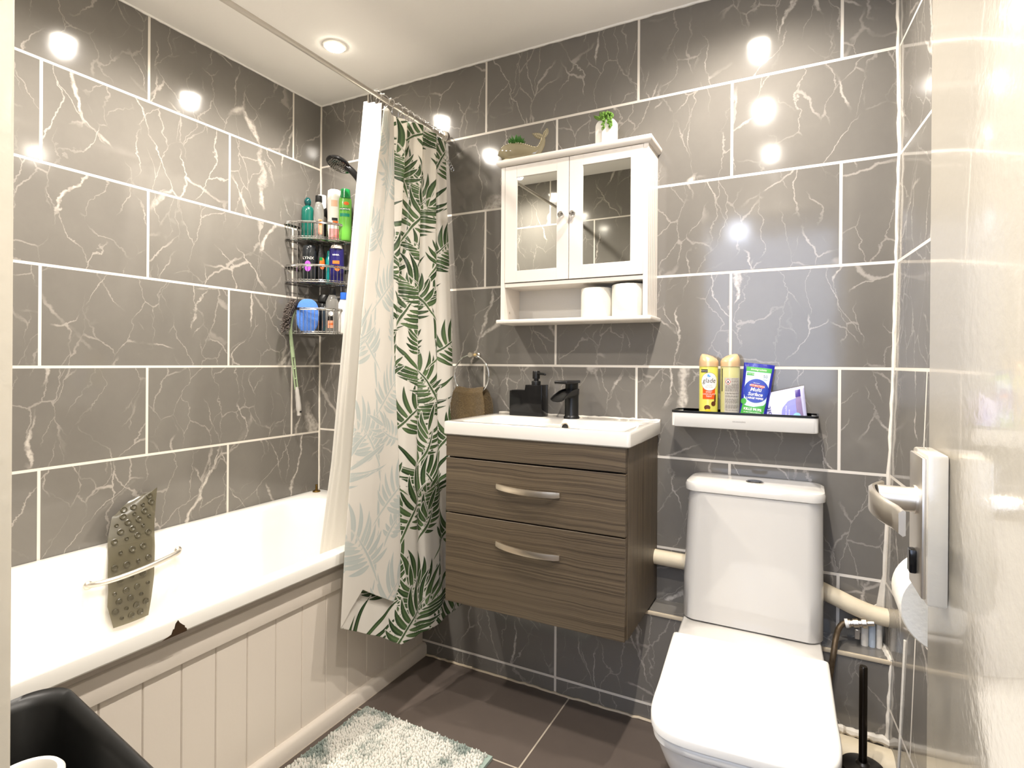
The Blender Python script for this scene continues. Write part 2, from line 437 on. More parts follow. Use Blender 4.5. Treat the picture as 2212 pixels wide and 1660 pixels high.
struct('trim_13', MB().tube([(2.2365+.09*.222+wlean(z), -.222-.03*(z-.2), z) for z in (.0, .1, .2, .3, .4, .465)], .0042, 6), M_grout)
# smeared silicone where the waste pipe meets the wall corner
mb = MB()
rnd = random.Random(9)
ol = [(2.14+.09*i/12, .425+.02*i/12*0+.02*rnd.random()) for i in range(13)] + [(2.234, .50), (2.226, .52), (2.232, .40), (2.16, .415)]
ol = [(2.13, .44), (2.15, .452), (2.165, .448), (2.185, .455), (2.2, .447), (2.215, .46), (2.222, .51), (2.232, .56), (2.235, .40), (2.2, .41), (2.16, .425)]
mb.prism(ol, lambda u, v, d: (u-.018, d, v), -.006, 0)
struct('trim_11', mb, M_grout)

# ------------------------------------------------------------------ downlights
m_lens = mat('lamp_lens', (255, 244, 225), .4, emit=LENS_EMIT)
def downlight(x, y, label):
    t = thing('downlight', (x, y, ZC), label, 'light', 'recessed ceiling downlights')
    MB().lathe([(.0, -.0075), (.0365, -.0075), (.044, -.004), (.045, .002), (.0, .002)], (x, y, ZC), 32, cap0=False, cap1=False).build('bezel', M_white, t)
    MB().lathe([(.0, -.0095), (.034, -.0095), (.0355, -.0072), (.0, -.0072)], (x, y, ZC), 28, cap0=False, cap1=False).build('lens', m_lens, t)
    ld = bpy.data.lights.new('bulb', 'SPOT'); ld.energy = LAMP_W; ld.color = LAMP_RGB; ld.spot_size = math.radians(158); ld.spot_blend = 1.0; ld.shadow_soft_size = .022
    lo = bpy.data.objects.new('bulb', ld); COL.objects.link(lo); lo.parent = t; lo.location = (0, 0, -.034)
    ld.use_nodes = False
    return t
LL = ['recessed downlight in the ceiling over the bath, beside the shower rail near the corner',
      'second recessed downlight over the bath, seen mirrored in the left wall tiles',
      'recessed downlight over the near end of the bath by the doorway',
      'recessed downlight in the ceiling above the toilet, mirrored highest in the back wall tiles',
      'second recessed downlight on the toilet side, mirrored in the middle of the back wall tiles',
      'recessed downlight nearest the door on the toilet side, mirrored lowest in the tiles']
for (x, y), l in zip(LAMPS, LL): downlight(x, y, l)

# ------------------------------------------------------------------ bath
t = thing('bathtub', (.37, -.83, 0), 'white enamel bathtub along the left wall with a chipped front rim', 'bathtub')
ZR = .551
def tubring(x0, x1, y0, y1, r, z): return [(x, y, z) for x, y in rrect(x0, x1, y0, y1, r, 8)]
mb = MB()
rings = [tubring(.002, .732, YF+.002, -.002, .012, ZR-.038), tubring(.002, .735, YF+.002, -.002, .012, ZR-.034), tubring(.002, .735, YF+.002, -.002, .012, ZR-.0035),
         tubring(.003, .7335, YF+.003, -.003, .012, ZR-.0008), tubring(.005, .7305, YF+.005, -.005, .013, ZR),
         tubring(.058, .690, -1.61, -.115, .13, ZR), tubring(.066, .683, -1.60, -.128, .13, ZR-.003), tubring(.072, .677, -1.59, -.138, .13, ZR-.014),
         tubring(.085, .660, -1.56, -.165, .13, ZR-.10), tubring(.115, .605, -1.51, -.20, .12, ZR-.28), tubring(.135, .585, -1.47, -.23, .11, ZR-.36), tubring(.19, .53, -1.38, -.30, .09, ZR-.395)]
mb.loft(rings, cap0=False, cap1=True)
mb.build('tub_shell', M_enam, t, ang=34, recalc=False)
# rust chip on the rim edge
ch = [(-.047, 0), (-.026, .006), (-.022, .016), (-.019, .016), (-.016, .027), (-.010, .033), (-.006, .026), (.002, .018), (.006, .015), (.007, .010), (.011, .007), (.012, 0)]
mb = MB(); mb.prism(ch, lambda u, v, d: (d, -1.095+u*.95, ZR-.0375+v), .7348, .7360)
mb.build('rust_chip', M_rust, t, smooth=False)['label'] = 'dark rusty chip in the enamel of the rim'
# grab handle on the inner wall
hb = MB(); gp = [(.098, -.985, .465), (.122, -.968, .469), (.135, -.92, .472), (.137, -.85, .478), (.130, -.78, .485), (.118, -.728, .490), (.095, -.712, .491)]
hb.tube(gp, lambda t: .0085, 10, sub=6)
hb.sphere((.099, -.985, .465), .013, .6, 1, 1).sphere((.096, -.713, .491), .013, .6, 1, 1)
hb.build('grab_handle', M_satin, t)
# waste chain post on the rim corner
mb = MB(); c = (.036, -.048, ZR)
mb.lathe([(.017, 0), (.017, .004), (.014, .007), (.006, .008), (.0045, .028), (.006, .029), (.006, .033), (.0, .034)], c, 20)
mb.build('plug_post', M_brass, t)['label'] = 'tarnished brass post on the rim corner'

# anti-slip mat hung behind the grab handle
m_mat, nt, b = newmat('smoky_vinyl')
b.inputs['Base Color'].default_value = (*lin((106, 100, 80)), 1); b.inputs['Roughness'].default_value = .25; b.inputs['Transmission Weight'].default_value = .5
def mat_pt(u, v):   # u across 0..1, v down 0..1
    # hangs from above the rim against the tiles, bends over the rim and runs down the inner wall
    K = [(0, .018, .690), (.12, .03, .655), (.30, .050, .605), (.42, .066, .568), (.52, .085, .52), (.68, .106, .43), (.86, .118, .365), (1, .124, .318)]
    for a, bq in zip(K, K[1:]):
        if a[0] <= v <= bq[0]:
            k = (v-a[0])/(bq[0]-a[0]); x = a[1]+(bq[1]-a[1])*k; z = a[2]+(bq[2]-a[2])*k; break
    yl = [-.865, -.892, -.915, -.930, -.940, -.928][min(5, int(v*5))]
    yl2 = [-.865, -.892, -.915, -.930, -.940, -.928][min(5, int(v*5)+1)]; kk = v*5-int(v*5)
    ya = yl+(yl2-yl)*kk
    yb = -.742+(-.825+.742)*v
    if v < .16: ya = -.775 - .102*math.sqrt(max(0, v/.16))
    y = ya+(yb-ya)*u
    return Vector((x+.005*math.sin(u*PI)+.006*(1-v)*u, y, z+.015*u*(1-v)))
t = thing('bath_mat', (.10, -.87, .35), 'smoky grey vinyl suction mat tucked behind the grab handle of the bath', 'bath mat')
mb = MB().grid(14, 40, lambda u, v: mat_pt(u, v)); mb.build('mat_sheet', m_mat, t)
mb = MB()
for j in range(13):
    for i in range(4):
        u = (.13 if j % 2 else .24)+i*.24; v = .06+j*.073
        if u > .95 or v < .1 and u < .5: continue
        p = mat_pt(u, v); e1 = (mat_pt(min(1, u+.02), v)-p).normalized(); e2 = (mat_pt(u, min(1, v+.02))-p).normalized(); n = e1.cross(e2).normalized()
        if n.x < 0: n = -n
        R = .0095 if (i+j) % 3 else .0055
        mx = Matrix((e1, n.cross(e1), n)).transposed().to_4x4(); mx.translation = p
        ring = [(R, 0), (R*1.02, .0035), (R*.8, .0045), (R*.62, .002), (0.0005, .0006)]
        mb.loft([[mx @ Vector((r*math.cos(2*PI*k/14), r*math.sin(2*PI*k/14), z)) for k in range(14)] for r, z in ring], cap0=False)
o = mb.build('suction_cup', m_mat, t); o['kind'] = 'stuff'

# ------------------------------------------------------------------ bath panel
t = thing('side_panelling', (.68, -.83, 0), 'cream tongue-and-groove boarding with a skirting closing the side of the bath', 'panelling')
ys = [-1.68, -1.60, -1.51, -1.42, -1.33, -1.24, -1.151, -1.062, -.974, -.884, -.793, -.700, -.607, -.515, -.425, -.335, -.245, -.155, -.108]
mb = MB()
for a, bb in zip(ys, ys[1:]):
    mb.box(.667, .682, a+.0004, bb-.0004, .0, .425, .0022, 1)
mb.build('boards', M_panel, t, smooth=False)
MB().box(.677, .683, YF, -.002, .42, ZR-.039).build('backing', M_panel, t, smooth=False)
MB().box(.672, .695, YF, -.002, .418, .478, .003).build('top_rail', M_panel, t)
mb = MB(); pr = [(.664, 0), (.701, 0), (.701, .036), (.696, .044), (.690, .047), (.664, .047)]
mb.prism(pr, lambda u, v, d: (u, d, v), YF, -.109); mb.build('skirting', M_panel, t)

# ------------------------------------------------------------------ vanity unit, basin, tap
X0, X1 = .961, 1.570
t = thing('vanity_unit', (1.265, -.18, .36), 'dark wood-grain wall-hung vanity unit with two drawers under the basin', 'cabinet')
for xa, xb in ((X1-.018, X1), (X0+.001, X0+.018)): MB().box(xa, xb, -.343, -.003, .360, .9055, .0006, 1).build('side_panel', M_woodv, t, smooth=False)
MB().box(X0+.018, X1-.018, -.335, -.003, .364, .380).box(X0+.018, X1-.018, -.336, -.330, .38, .90).box(X0+.018, X1-.018, -.02, -.004, .38, .90).build('carcass', M_dark, t, smooth=False)
MB().box(X0, X1-.004, -.362, -.345, .836, .9055, .0008, 1).build('fascia', M_wood, t, smooth=False)
def handle(z0, z1, parent):
    n = 16; xa, xb = 1.152, 1.368
    rings = []
    for i in range(n+1):
        k = i/n; x = xa+(xb-xa)*k; bow = 4*k*(1-k)
        y = -.364-.022*bow**.85; z = z0+(z1-z0)*k-.001*bow; h = .0088; th = .0028
        if i in (0, n): h = .0074
        if i in (1, n-1): h = .0088
        rings.append([(x, y-th, z-h), (x, y-th*1.4, z), (x, y-th, z+h), (x, y+th, z+h), (x, y+th, z-h)])
    mb = MB().loft(rings)
    mb.box(xa+.002, xa+.012, -.368, -.358, z0-.006, z0+.006, .001).box(xb-.012, xb-.002, -.368, -.358, z1-.006, z1+.006, .001)
    return mb.build('handle', M_nickel, parent)
d1 = MB().box(X0, X1-.004, -.362, -.345, .6545, .8305, .0008, 1).build('drawer', M_wood, t, smooth=False); handle(.756, .751, d1)
d2 = MB().box(X0, X1-.004, -.362, -.345, .360, .650, .0008, 1).build('drawer', M_wood, t, smooth=False); handle(.576, .566, d2)

ZB = .950
t = thing('basin', (1.266, -.18, ZB), 'white ceramic basin with a thick square front edge on the dark vanity unit', 'basin')
bx0, bx1, by0 = .952, 1.580, -.368
def rg(x0, x1, y0, y1, r, z): return [(x, y, z) for x, y in rrect(x0, x1, y0, y1, r, 7)]
mb = MB()
mb.loft([rg(1.02, 1.52, -.33, -.05, .04, ZB-.10), rg(1.0, 1.54, -.345, -.03, .03, ZB-.048), rg(bx0+.003, bx1-.003, by0+.003, -.0015, .008, ZB-.0435), rg(bx0, bx1, by0, -.001, .009, ZB-.040), rg(bx0, bx1, by0, -.001, .009, ZB-.006), rg(bx0+.002, bx1-.002, by0+.002, -.002, .009, ZB-.001), rg(bx0+.006, bx1-.006, by0+.006, -.003, .009, ZB),
         rg(1.000, 1.545, -.348, -.112, .030, ZB), rg(1.006, 1.539, -.344, -.117, .032, ZB-.004), rg(1.022, 1.525, -.335, -.125, .04, ZB-.03), rg(1.06, 1.48, -.31, -.14, .06, ZB-.085), rg(1.20, 1.34, -.26, -.19, .03, ZB-.095)], cap0=True, cap1=True)
mb.build('basin_shell', M_cer, t, recalc=False)
MB().tube(wavy((.96, -.004, ZB+.001), (1.578, -.004, ZB+.001), .004, 40, .0012, 12), lambda t: .004+.003*math.sin(t*43)**2, 6).build('sealant', M_grout, t)
mb = MB(); oc = Vector((1.284, -.1242, ZB-.026))
nrm = Vector((0, -1, .25)).normalized(); e1 = Vector((1, 0, 0)); e2 = nrm.cross(e1)
mx = Matrix((e1, e2, nrm)).transposed().to_4x4(); mx.translation = oc
mb.lathe([(.0165, -.002), (.0165, .003), (.0145, .004), (.0115, .003), (.011, -.002)], (0,0,0), 28, cap0=False, cap1=False, mtx=None)
for v in mb.bm.verts: v.co = mx @ v.co
of = mb.build('overflow_ring', M_nickel, t)
mb = MB().lathe([(.0, .0005), (.011, .0005)], (0,0,0), 24, cap0=False, cap1=False)
for v in mb.bm.verts: v.co = mx @ v.co
mb.build('overflow_hole', M_dark, t)
MB().lathe([(.0, .004), (.02, .003), (.022, 0)], (1.27, -.225, ZB-.095), 24, cap0=False).build('waste', M_chrome, t)

TX, TY = 1.286, -.072
t = thing('basin_tap', (TX, TY, ZB), 'matt black waterfall mixer tap with flat lever on the basin', 'tap')
MB().lathe([(.0275, 0), (.0275, .006), (.0245, .010), (.0238, .012), (.0238, .085), (.0238, .098)], (TX, TY, ZB), 36).build('tap_body', M_black, t)
mb = MB(); rings = []
for i in range(15):
    k = i/14; y = TY+.012-.140*k
    zz = ZB+.100-.028*k**2.2; h = .022*(1-k)+.002+.004*(1-k)
    hw = .0235+.001*k
    prof = [(-hw, .004), (-hw+.003, .004), (-hw+.004, -.002), (0, -.006), (hw-.004, -.002), (hw-.003, .004), (hw, .004), (hw*.96, -h*.6), (hw*.6, -h-.004), (0, -h-.006), (-hw*.6, -h-.004), (-hw*.96, -h*.6)]
    rings.append([(TX+u, y, zz+v) for u, v in prof])
mb.loft(rings); mb.build('spout', M_black, t, ang=50)
MB().lathe([(.0215, .098), (.0225, .104), (.0225, .125)], (TX, TY, ZB), 32).box(TX-.0235, TX+.0235, TY-.100, TY+.024, ZB+.123, ZB+.133, .003, 3).build('lever', M_black, t)

t = thing('soap_dispenser', (1.11, -.05, ZB), 'black block soap dispenser with pump beside the black tap', 'soap dispenser')
ZB2 = ZB+.0005
mb = MB(); sx0, sx1, sy0, sy1 = 1.043, 1.173, -.078, -.020
ol = [(sx0, 0), (sx1, 0), (sx1, .113), (sx0+.064, .113), (sx0+.064, .091), (sx0+.008, .091), (sx0, .091)]
mb.prism(ol, lambda u, v, d: (u, d, ZB2+v), sy0, sy1)
es = [e for e in mb.bm.edges]
bmesh.ops.bevel(mb.bm, geom=es, offset=.0018, segments=2, profile=.5, affect='EDGES')
mb.build('dispenser_body', M_blackg, t)
MB().box(sx0+.006, sx0+.060, sy0+.006, sy1-.006, ZB2+.0905, ZB2+.0925).build('sponge_tray', M_dark, t)
px_, py_ = 1.138, -.05
mb = MB().lathe([(.0165, .1125), (.0165, .124), (.0155, .126), (.009, .127), (.009, .134), (.0135, .135), (.0135, .160), (.012, .163), (.0, .163)], (px_, py_, ZB2), 26, cap1=False)
mb.tube([(px_, py_, ZB2+.154), (px_+.02, py_-.012, ZB2+.154), (px_+.045, py_-.027, ZB2+.152), (px_+.050, py_-.030, ZB2+.149)], lambda t: .0055-.0025*t, 10, sub=3)
mb.build('pump', M_black, t)

# ------------------------------------------------------------------ towel ring and towel
t = thing('towel_ring', (.862, -.02, 1.17), 'chrome towel ring on the tiled wall between the curtain and the cabinet', 'towel ring')
rc = Vector((.862, -.052, 1.094)); RR = .0775
MB().tube([rc+Vector((RR*math.cos(a), 0, RR*math.sin(a))) for a in [2*PI*i/56 for i in range(56)]], .0036, 10, closed=True).build('ring', M_chrome, t)
MB().lathe([(.012, -.0), (.012, -.012), (.008, -.016), (.008, -.045), (.0105, -.046), (.0105, -.064), (.009, -.066), (.0, -.066)], (.862, 0, 1.172), 24, axis='Y', cap1=False).build('mount', M_satin, t)
MB().lathe([(.0055, .012), (.0055, .020)], (.862, -.052, 1.172), 14, axis='X').build('collar', mat('cream_collar', (214, 186, 130), .5), t)
m_tow = mat('brown_terry', (116, 97, 66), .95, noise=.45, nscale=260, sheen=.4)
mb = MB()
def tow(u, v):
    # u across, v: 0 front hem .. 1 back hem over the ring
    L = .19
    s = (v-.5)*2
    wid = .155+.012*abs(s)
    z = 1.050-abs(s)**1.25*.185-.006*math.sin(u*PI)**2*(1-abs(s))
    side = 1 if s < 0 else -1
    th = .017*min(1, abs(s)*6)
    y = -.052 - side*th - (.010*abs(s) if s < 0 else 0) + .006*math.sin(u*9+1+side)*min(1, abs(s)*3)
    x = .857+(u-.5)*wid*(.80+.20*min(1, abs(s)*2.2)) + (.010 if s > 0 else 0)*min(1, s*3 if s > 0 else 0)
    return Vector((x, y, z))
mb.grid(90, 150, tow)
for v in mb.bm.verts:
    h = math.sin(v.co.x*5300+v.co.z*1700)*math.sin(v.co.z*6100-v.co.x*900)
    v.co += Vector((random.uniform(-1, 1)*.0009, random.uniform(-1, 1)*.0012+h*.0006, random.uniform(-1, 1)*.0009))
o = mb.build('hand_towel', m_tow, None, at=(.862, -.052, 1.02), ang=180)
tag(o, 'brown terry hand towel hanging through the chrome ring', 'towel')

# ------------------------------------------------------------------ mirror cabinet
t = thing('mirror_cabinet', (1.297, 0, 1.29), 'white wall cabinet with two mirrored doors and an open shelf above the basin', 'cabinet')
cx0, cx1, cy = 1.029, 1.5635, -.125
ctop = 1.846; cbot = 1.2965
mb = MB()
mb.box(cx0, cx0+.0155, cy, 0, cbot, ctop, .0006, 1); mb.build('side_panel', M_cab, t, smooth=False)
sp_o = [(cx1-.0155, 0), (cx1-.0155, cy), (cx1, cy)]
for gy in (-.104, -.081, -.058, -.035, -.012): sp_o += [(cx1, gy-.0016), (cx1-.0014, gy), (cx1, gy+.0016)]
MB().prism(sp_o+[(cx1, 0)], lambda u, v, d: (u, v, d), cbot, ctop).build('side_panel', M_cab, t, smooth=False)
MB().box(cx0+.0155, cx1-.0155, cy+.003, 0, 1.413, 1.4265, .0006, 1).build('middle_shelf', M_cab, t, smooth=False)
MB().box(cx0+.0155, cx1-.0155, -.006, -.001, cbot, ctop).build('back_panel', M_cabin, t, smooth=False)
MB().box(cx0-.012, cx1+.014, cy-.014, -.0005, 1.2825, 1.2965, .004, 3).build('bottom_shelf', M_cab, t)
mb = MB()
def crn(o_, z): return [(cx0-o_, cy-o_, z), (cx1+o_, cy-o_, z), (cx1+o_, -.0005, z), (cx0-o_, -.0005, z)]
mb.loft([crn(.0, ctop), crn(.006, ctop+.001), crn(.011, ctop+.006), crn(.0135, ctop+.012), crn(.0135, ctop+.018), crn(.011, ctop+.0225), crn(.007, ctop+.024)])
mb.build('cornice', M_cab, t, ang=60)
def cdoor(x0, x1, z0, z1, mx0, mx1, mz0, mz1, kx, kz):
    mb = MB(); y0, y1 = cy-.001, cy+.016
    mb.box(x0, mx0, y0, y1, z0, z1, .0008, 1).box(mx1, x1, y0, y1, z0, z1, .0008, 1)
    mb.box(mx0, mx1, y0+.0002, y1, z0, mz0, .0006, 1).box(mx0, mx1, y0+.0002, y1, mz1, z1, .0006, 1)
    d = mb.build('door', M_cab, t, smooth=False)
    MB().box(mx0+.0003, mx1-.0003, y0+.0045, y0+.009, mz0+.0003, mz1-.0003).build('mirror', M_mirror, d, smooth=False)
    MB().lathe([(.0055, 0), (.0055, -.008), (.009, -.011), (.0115, -.015), (.0115, -.019), (.009, -.023), (.0, -.0245)], (kx, y0, kz), 24, axis='Y', cap1=False).build('knob', M_chrome, d)
cdoor(1.0455, 1.2915, 1.429, 1.8445, 1.092, 1.2475, 1.470, 1.803, 1.270, 1.6465)
cdoor(1.2938, 1.5475, 1.429, 1.8445, 1.341, 1.506, 1.474, 1.808, 1.311, 1.645)
mb = MB()
mb.lathe([(.0, .0), (.004, .0), (.004, .001), (0, .001)], (cx0+.0155, -.085, 1.325), 14, axis='X', cap0=False, cap1=False)
mb.build('screw_cap', M_satin, t)

def toilet_roll(name, x, y, z, r, h, label, group):
    t = thing(name, (x, y, z), label, 'toilet roll', group)
    rings = [(.021, .001), (r-.002, 0), (r, .003), (r*1.004, h*.5), (r, h-.003), (r-.002, h), (.021, h-.001)]
    MB().lathe(rings, (x, y, z), 44, cap0=False, cap1=False).build('paper', M_paper, t)
    MB().lathe([(.0205, .002), (.021, .002), (.021, h-.002), (.0195, h-.002), (.0195, .002)], (x, y, z), 24, cap0=False, cap1=False).build('core', mat('cardboard', (176, 150, 118), .8), t)
    return t
toilet_roll('toilet_roll', 1.373, -.062, 1.2968, .0545, .101, 'left white toilet roll standing in the open shelf of the mirror cabinet', 'spare toilet rolls in the cabinet shelf')
toilet_roll('toilet_roll', 1.487, -.066, 1.2968, .0575, .107, 'right, larger white toilet roll standing against the cabinet side in the open shelf', 'spare toilet rolls in the cabinet shelf')

# ------------------------------------------------------------------ whale planter and arch vase on the cabinet
ZT = ctop+.0242
t = thing('whale_planter', (1.09, -.07, ZT), 'glazed taupe whale-shaped planter holding a green succulent on top of the cabinet', 'planter')
m_wh = mat('taupe_glaze', (134, 125, 100), .08, coat=.5)
m_be = mat('cream_glaze', (205, 194, 165), .12, coat=.4)
m_dot = mat('cream_dots', (232, 220, 190), .3)
wy = -.072
mb = MB(); rings = []
WZ = 1.30
spine = [(a_, b_*WZ, c_, d_*1.22) if a_ < 1.15 else (a_, b_+.010, c_, d_) for a_, b_, c_, d_ in [(1.003, .020, .006, .006), (1.006, .024, .020, .020), (1.014, .028, .030, .027), (1.030, .031, .034, .031), (1.055, .032, .036, .032), (1.080, .030, .033, .030), (1.105, .026, .026, .026), (1.128, .0225, .020, .021), (1.146, .024, .014, .0165), (1.158, .032, .010, .013), (1.166, .046, .008, .011), (1.170, .060, .006, .0085), (1.1715, .070, .005, .006)]]
for i, (x, z, rx, rz_) in enumerate(spine):
    if i == 0: tn = Vector((1, 0, 0))
    else: tn = (Vector((x, 0, z))-Vector((spine[i-1][0], 0, spine[i-1][1]))).normalized()
    n = Vector((-tn.z, 0, tn.x))
    ring = []
    for k in range(20):
        a = 2*PI*k/20
        p = Vector((x, wy, ZT+z)) + Vector((0, 1, 0))*rx*math.cos(a) + n*rz_*math.sin(a)
        p.z = max(p.z, ZT+.0004); ring.append(p)
    rings.append(ring)
mb.loft(rings); mb.build('whale_body', m_wh, t, ang=80)
for sgn, nm in ((-1, 'l'), (1, 'r')):
    mb = MB(); rings = []
    tip = Vector((1.172+.006*(sgn > 0) - (.040 if sgn < 0 else -.004), wy+sgn*.010, ZT+(.096 if sgn < 0 else .114)))
    b0 = Vector((1.1715, wy, ZT+.078))
    for i in range(9):
        k = i/8; c = b0.lerp(tip, k); wd = .0105*math.sin(PI*min(.97, k*.8+.14)); d = (tip-b0).normalized(); n = Vector((0, 1, 0)).cross(d).normalized()
        rings.append([c+n*wd*math.cos(a)+Vector((0, 1, 0))*.0035*math.sin(a) for a in [2*PI*q/10 for q in range(10)]])
    mb.loft(rings); mb.build('tail_fluke', m_wh, t, ang=80)
mb = MB()
for i in range(30):
    k = 2.2+i*(len(spine)-3.4)/29; i0 = int(k); fr_ = k-i0
    A_, B_ = spine[i0], spine[i0+1]; x, z, rx, rz_ = [p+(q-p)*fr_ for p, q in zip(A_, B_)]
    tn = Vector((B_[0]-A_[0], 0, B_[1]-A_[1])).normalized(); n = Vector((-tn.z, 0, tn.x)); aa = math.radians(52)
    q = Vector((x, wy-rx*math.cos(aa)*1.02, ZT+z))+n*rz_*math.sin(aa)*1.02
    mb.sphere(q, .0018, 1, .8, 1, 8, 6)
for sgn in (-1, 1):
    tip = Vector((1.172 - (.036 if sgn < 0 else -.008), wy+sgn*.008, ZT+(.095 if sgn < 0 else .111))); b0 = Vector((1.1715, wy, ZT+.078))
    for i in range(7):
        c = b0.lerp(tip, i/6.2)
        for o_ in (-.005, .005):
            d = (tip-b0).normalized(); n = Vector((0, 1, 0)).cross(d)
            q = c+n*o_*math.sin(PI*min(1, i/6.5+.1)); mb.sphere((q.x, q.y-.0038, q.z), .0011, 1, .7, 1, 6, 5)
mb.build('dots', m_dot, t)
mb = MB(); rings = []
for i in range(11):
    k = i/10; x = 1.004+.075*k; hgt = .024*math.sin(PI*min(1, .25+k*.75))
    rr_ = .034*math.sin(PI*(.2+.6*k))+.002
    rings.append([(x, wy-rr_*1.01*math.cos(a), ZT+.0008+hgt*math.sin(a)) for a in [-.1+ .1*q+.0 for q in range(12)]])
mb.loft(rings, False, False, close=False); mb.build('whale_belly', m_be, t, ang=80)
def leafblade(mb, base, d, L, wd, curl=.3, th=.28, n=7, m=8):
    d = Vector(d).normalized(); sd = d.cross(Vector((0, 0, 1)))
    if sd.length < .05: sd = Vector((1, 0, 0))
    sd.normalize(); nn = sd.cross(d); rings = []
    for i in range(n+1):
        k = i/n; ww = wd*math.sin(PI*min(.985, .12+.87*k**.85))
        c = Vector(base)+d*L*k+nn*curl*L*k*k
        rings.append([c+sd*ww*math.cos(a)+nn*ww*th*math.sin(a) for a in [2*PI*q/m for q in range(m)]])
    mb.loft(rings)
m_suc = mat('succulent_green', (62, 116, 42), .45, noise=.4, nscale=60)
mb = MB(); rnd = random.Random(3)
for ring_, (cnt, el, L) in enumerate(((5, 82, .036), (8, 62, .036), (10, 40, .034), (11, 18, .03))):
    for i in range(cnt):
        a = 2*PI*(i+.5*ring_)/cnt+rnd.uniform(-.15, .15); e = math.radians(el+rnd.uniform(-7, 7))
        leafblade(mb, (1.062+.008*math.cos(a), wy+.008*math.sin(a), ZT+.068), (math.cos(a)*math.cos(e), math.sin(a)*math.cos(e), math.sin(e)), L, .0075, .12, .45)
mb.build('succulent', m_suc, t, ang=60)

t = thing('arch_vase', (1.41, -.075, ZT), 'small white arch-shaped vase with trailing green succulent on top of the cabinet', 'vase')
m_va = mat('white_ceramic', (242, 236, 226), .5)
def arch(cx, hw, h, y0, y1, mb, r=None):
    ol = [(cx-hw, 0), (cx+hw, 0), (cx+hw, h-hw)] + [(cx+hw*math.cos(a), h-hw+hw*math.sin(a)) for a in [PI*i/16 for i in range(1, 16)]] + [(cx-hw, h-hw)]
    mb.prism(ol, lambda u, v, d: (u, d, ZT+.0004+v), y0, y1)
mb = MB(); arch(1.394, .0250, .099, -.080, -.050, mb); mb.build('rear_arch', m_va, t)
mb = MB(); arch(1.426, .0215, .088, -.100, -.0802, mb); arch(1.411, .012, .062, -.1005, -.0805, mb); mb.build('front_arch', m_va, t)
m_v2 = mat('trailing_green', (98, 138, 48), .5, noise=.35, nscale=80)
mb = MB(); rnd = random.Random(5)
for i in range(13):
    a = rnd.uniform(0, 2*PI); e = math.radians(rnd.uniform(15, 80))
    leafblade(mb, (1.395+rnd.uniform(-.006, .010), -.085, ZT+.096), (math.cos(a)*math.cos(e), math.sin(a)*math.cos(e)*.6, math.sin(e)), .028, .010, .05, .4)
for s_ in range(6):
    x = 1.410+.006*s_ - .01*(s_ % 2); z = ZT+.102; y = -.096
    for i in range(rnd.randint(7, 14)):
        z -= .0036; x += rnd.uniform(-.002, .002); y = min(y, -.104) if z < ZT+.086 else y-.001
        mb.sphere((x+rnd.uniform(-.004, .004), y+rnd.uniform(-.003, .001), z), .0030, 1, 1, 1.2, 8, 6)
for i in range(26):
    a = rnd.uniform(0, 2*PI); e = math.radians(rnd.uniform(0, 80))
    mb.sphere((1.417+.017*math.cos(a)*math.cos(e), -.092+.012*math.sin(a)*math.cos(e), ZT+.098+.013*math.sin(e)), .0042, 1, 1, 1, 8, 6)
mb.build('foliage', m_v2, t, ang=60)

# ------------------------------------------------------------------ wall shelf and its things
t = thing('wall_shelf', (1.84, -.05, .95), 'narrow white wall tray shelf with a black rail above the toilet', 'shelf')
hx0, hx1, hy, hz0, hz1 = 1.636, 2.046, -.105, .947, .992
def tray(off, z): return [(x, y, z) for x, y in rrect(hx0+off, hx1-off, hy+off, -.001, .014, 6)]
mb = MB(); mb.loft([tray(.003, hz0), tray(0, hz0+.003), tray(0, hz1), tray(.003, hz1), tray(.003, hz0+.012)], True, True)
mb.build('tray', M_white, t, ang=50, recalc=False)
mb = MB(); mb.loft([tray(-.001, hz1-.001), tray(-.001, hz1+.0055), tray(.0035, hz1+.0055), tray(.0035, hz1-.001), tray(-.001, hz1-.001)], False, False)
mb.build('rail', M_black, t, ang=50)
mb = MB(); text_into(mb, 'SHUANGQING', .0055, lambda u, v, d: (1.836+u, hy-d, .970+v)); letters('lettering', mb, mat('grey_ink', (130, 126, 120), .6), t)
SZ = hz0+.0125
m_cap = mat('gold_cap', (214, 182, 140), .3, .25)
def can(x, y, rz, label, yaw_cap):
    t = thing('air_freshener', (x, y, SZ), label, 'air freshener', 'air freshener cans on the shelf', rz)
    return t
R = .0282
cx_, cy_ = 1.741, -.058
va = math.atan2(-1.8937-cy_, 2.0186-cx_)   # which side of the can is turned to the room
t = thing('air_freshener', (cx_, cy_, SZ), 'yellow air freshener can with a gold cap and round white label on the wall shelf', 'air freshener', 'air freshener cans on the shelf')
m_yel = mat('lime_can', (206, 200, 92), .25, coat=.3)
MB().lathe([(R-.003, 0), (R, .002), (R, .174), (R-.001, .176)], (cx_, cy_, SZ), 40).build('can_body', m_yel, t)
def cap(x, y, z0, ang, parent, name='cap'):
    n = 40; rings = []
    for j, (r, zb, zs) in enumerate(((R*1.03, 0, 0), (R*1.03, .012, 0), (R*1.0, .018, .2), (R*.88, .027, .6), (R*.62, .034, 1.0), (R*.38, .036, 1.0), (.001, .0365, 1.0))):
        ring = []
        for i in range(n):
            a = 2*PI*i/n
            tilt = math.cos(a-ang)
            ring.append((x+r*math.cos(a)+math.cos(ang)*.010*zs*(1-r/R), y+r*math.sin(a)+math.sin(ang)*.010*zs*(1-r/R), z0+zb+.008*zs*tilt*(r/R)))
        rings.append(ring)
    MB().loft(rings, True, True).build(name, m_cap, parent, ang=60)
cap(cx_, cy_, SZ+.1765, va-PI/2-.5, t)
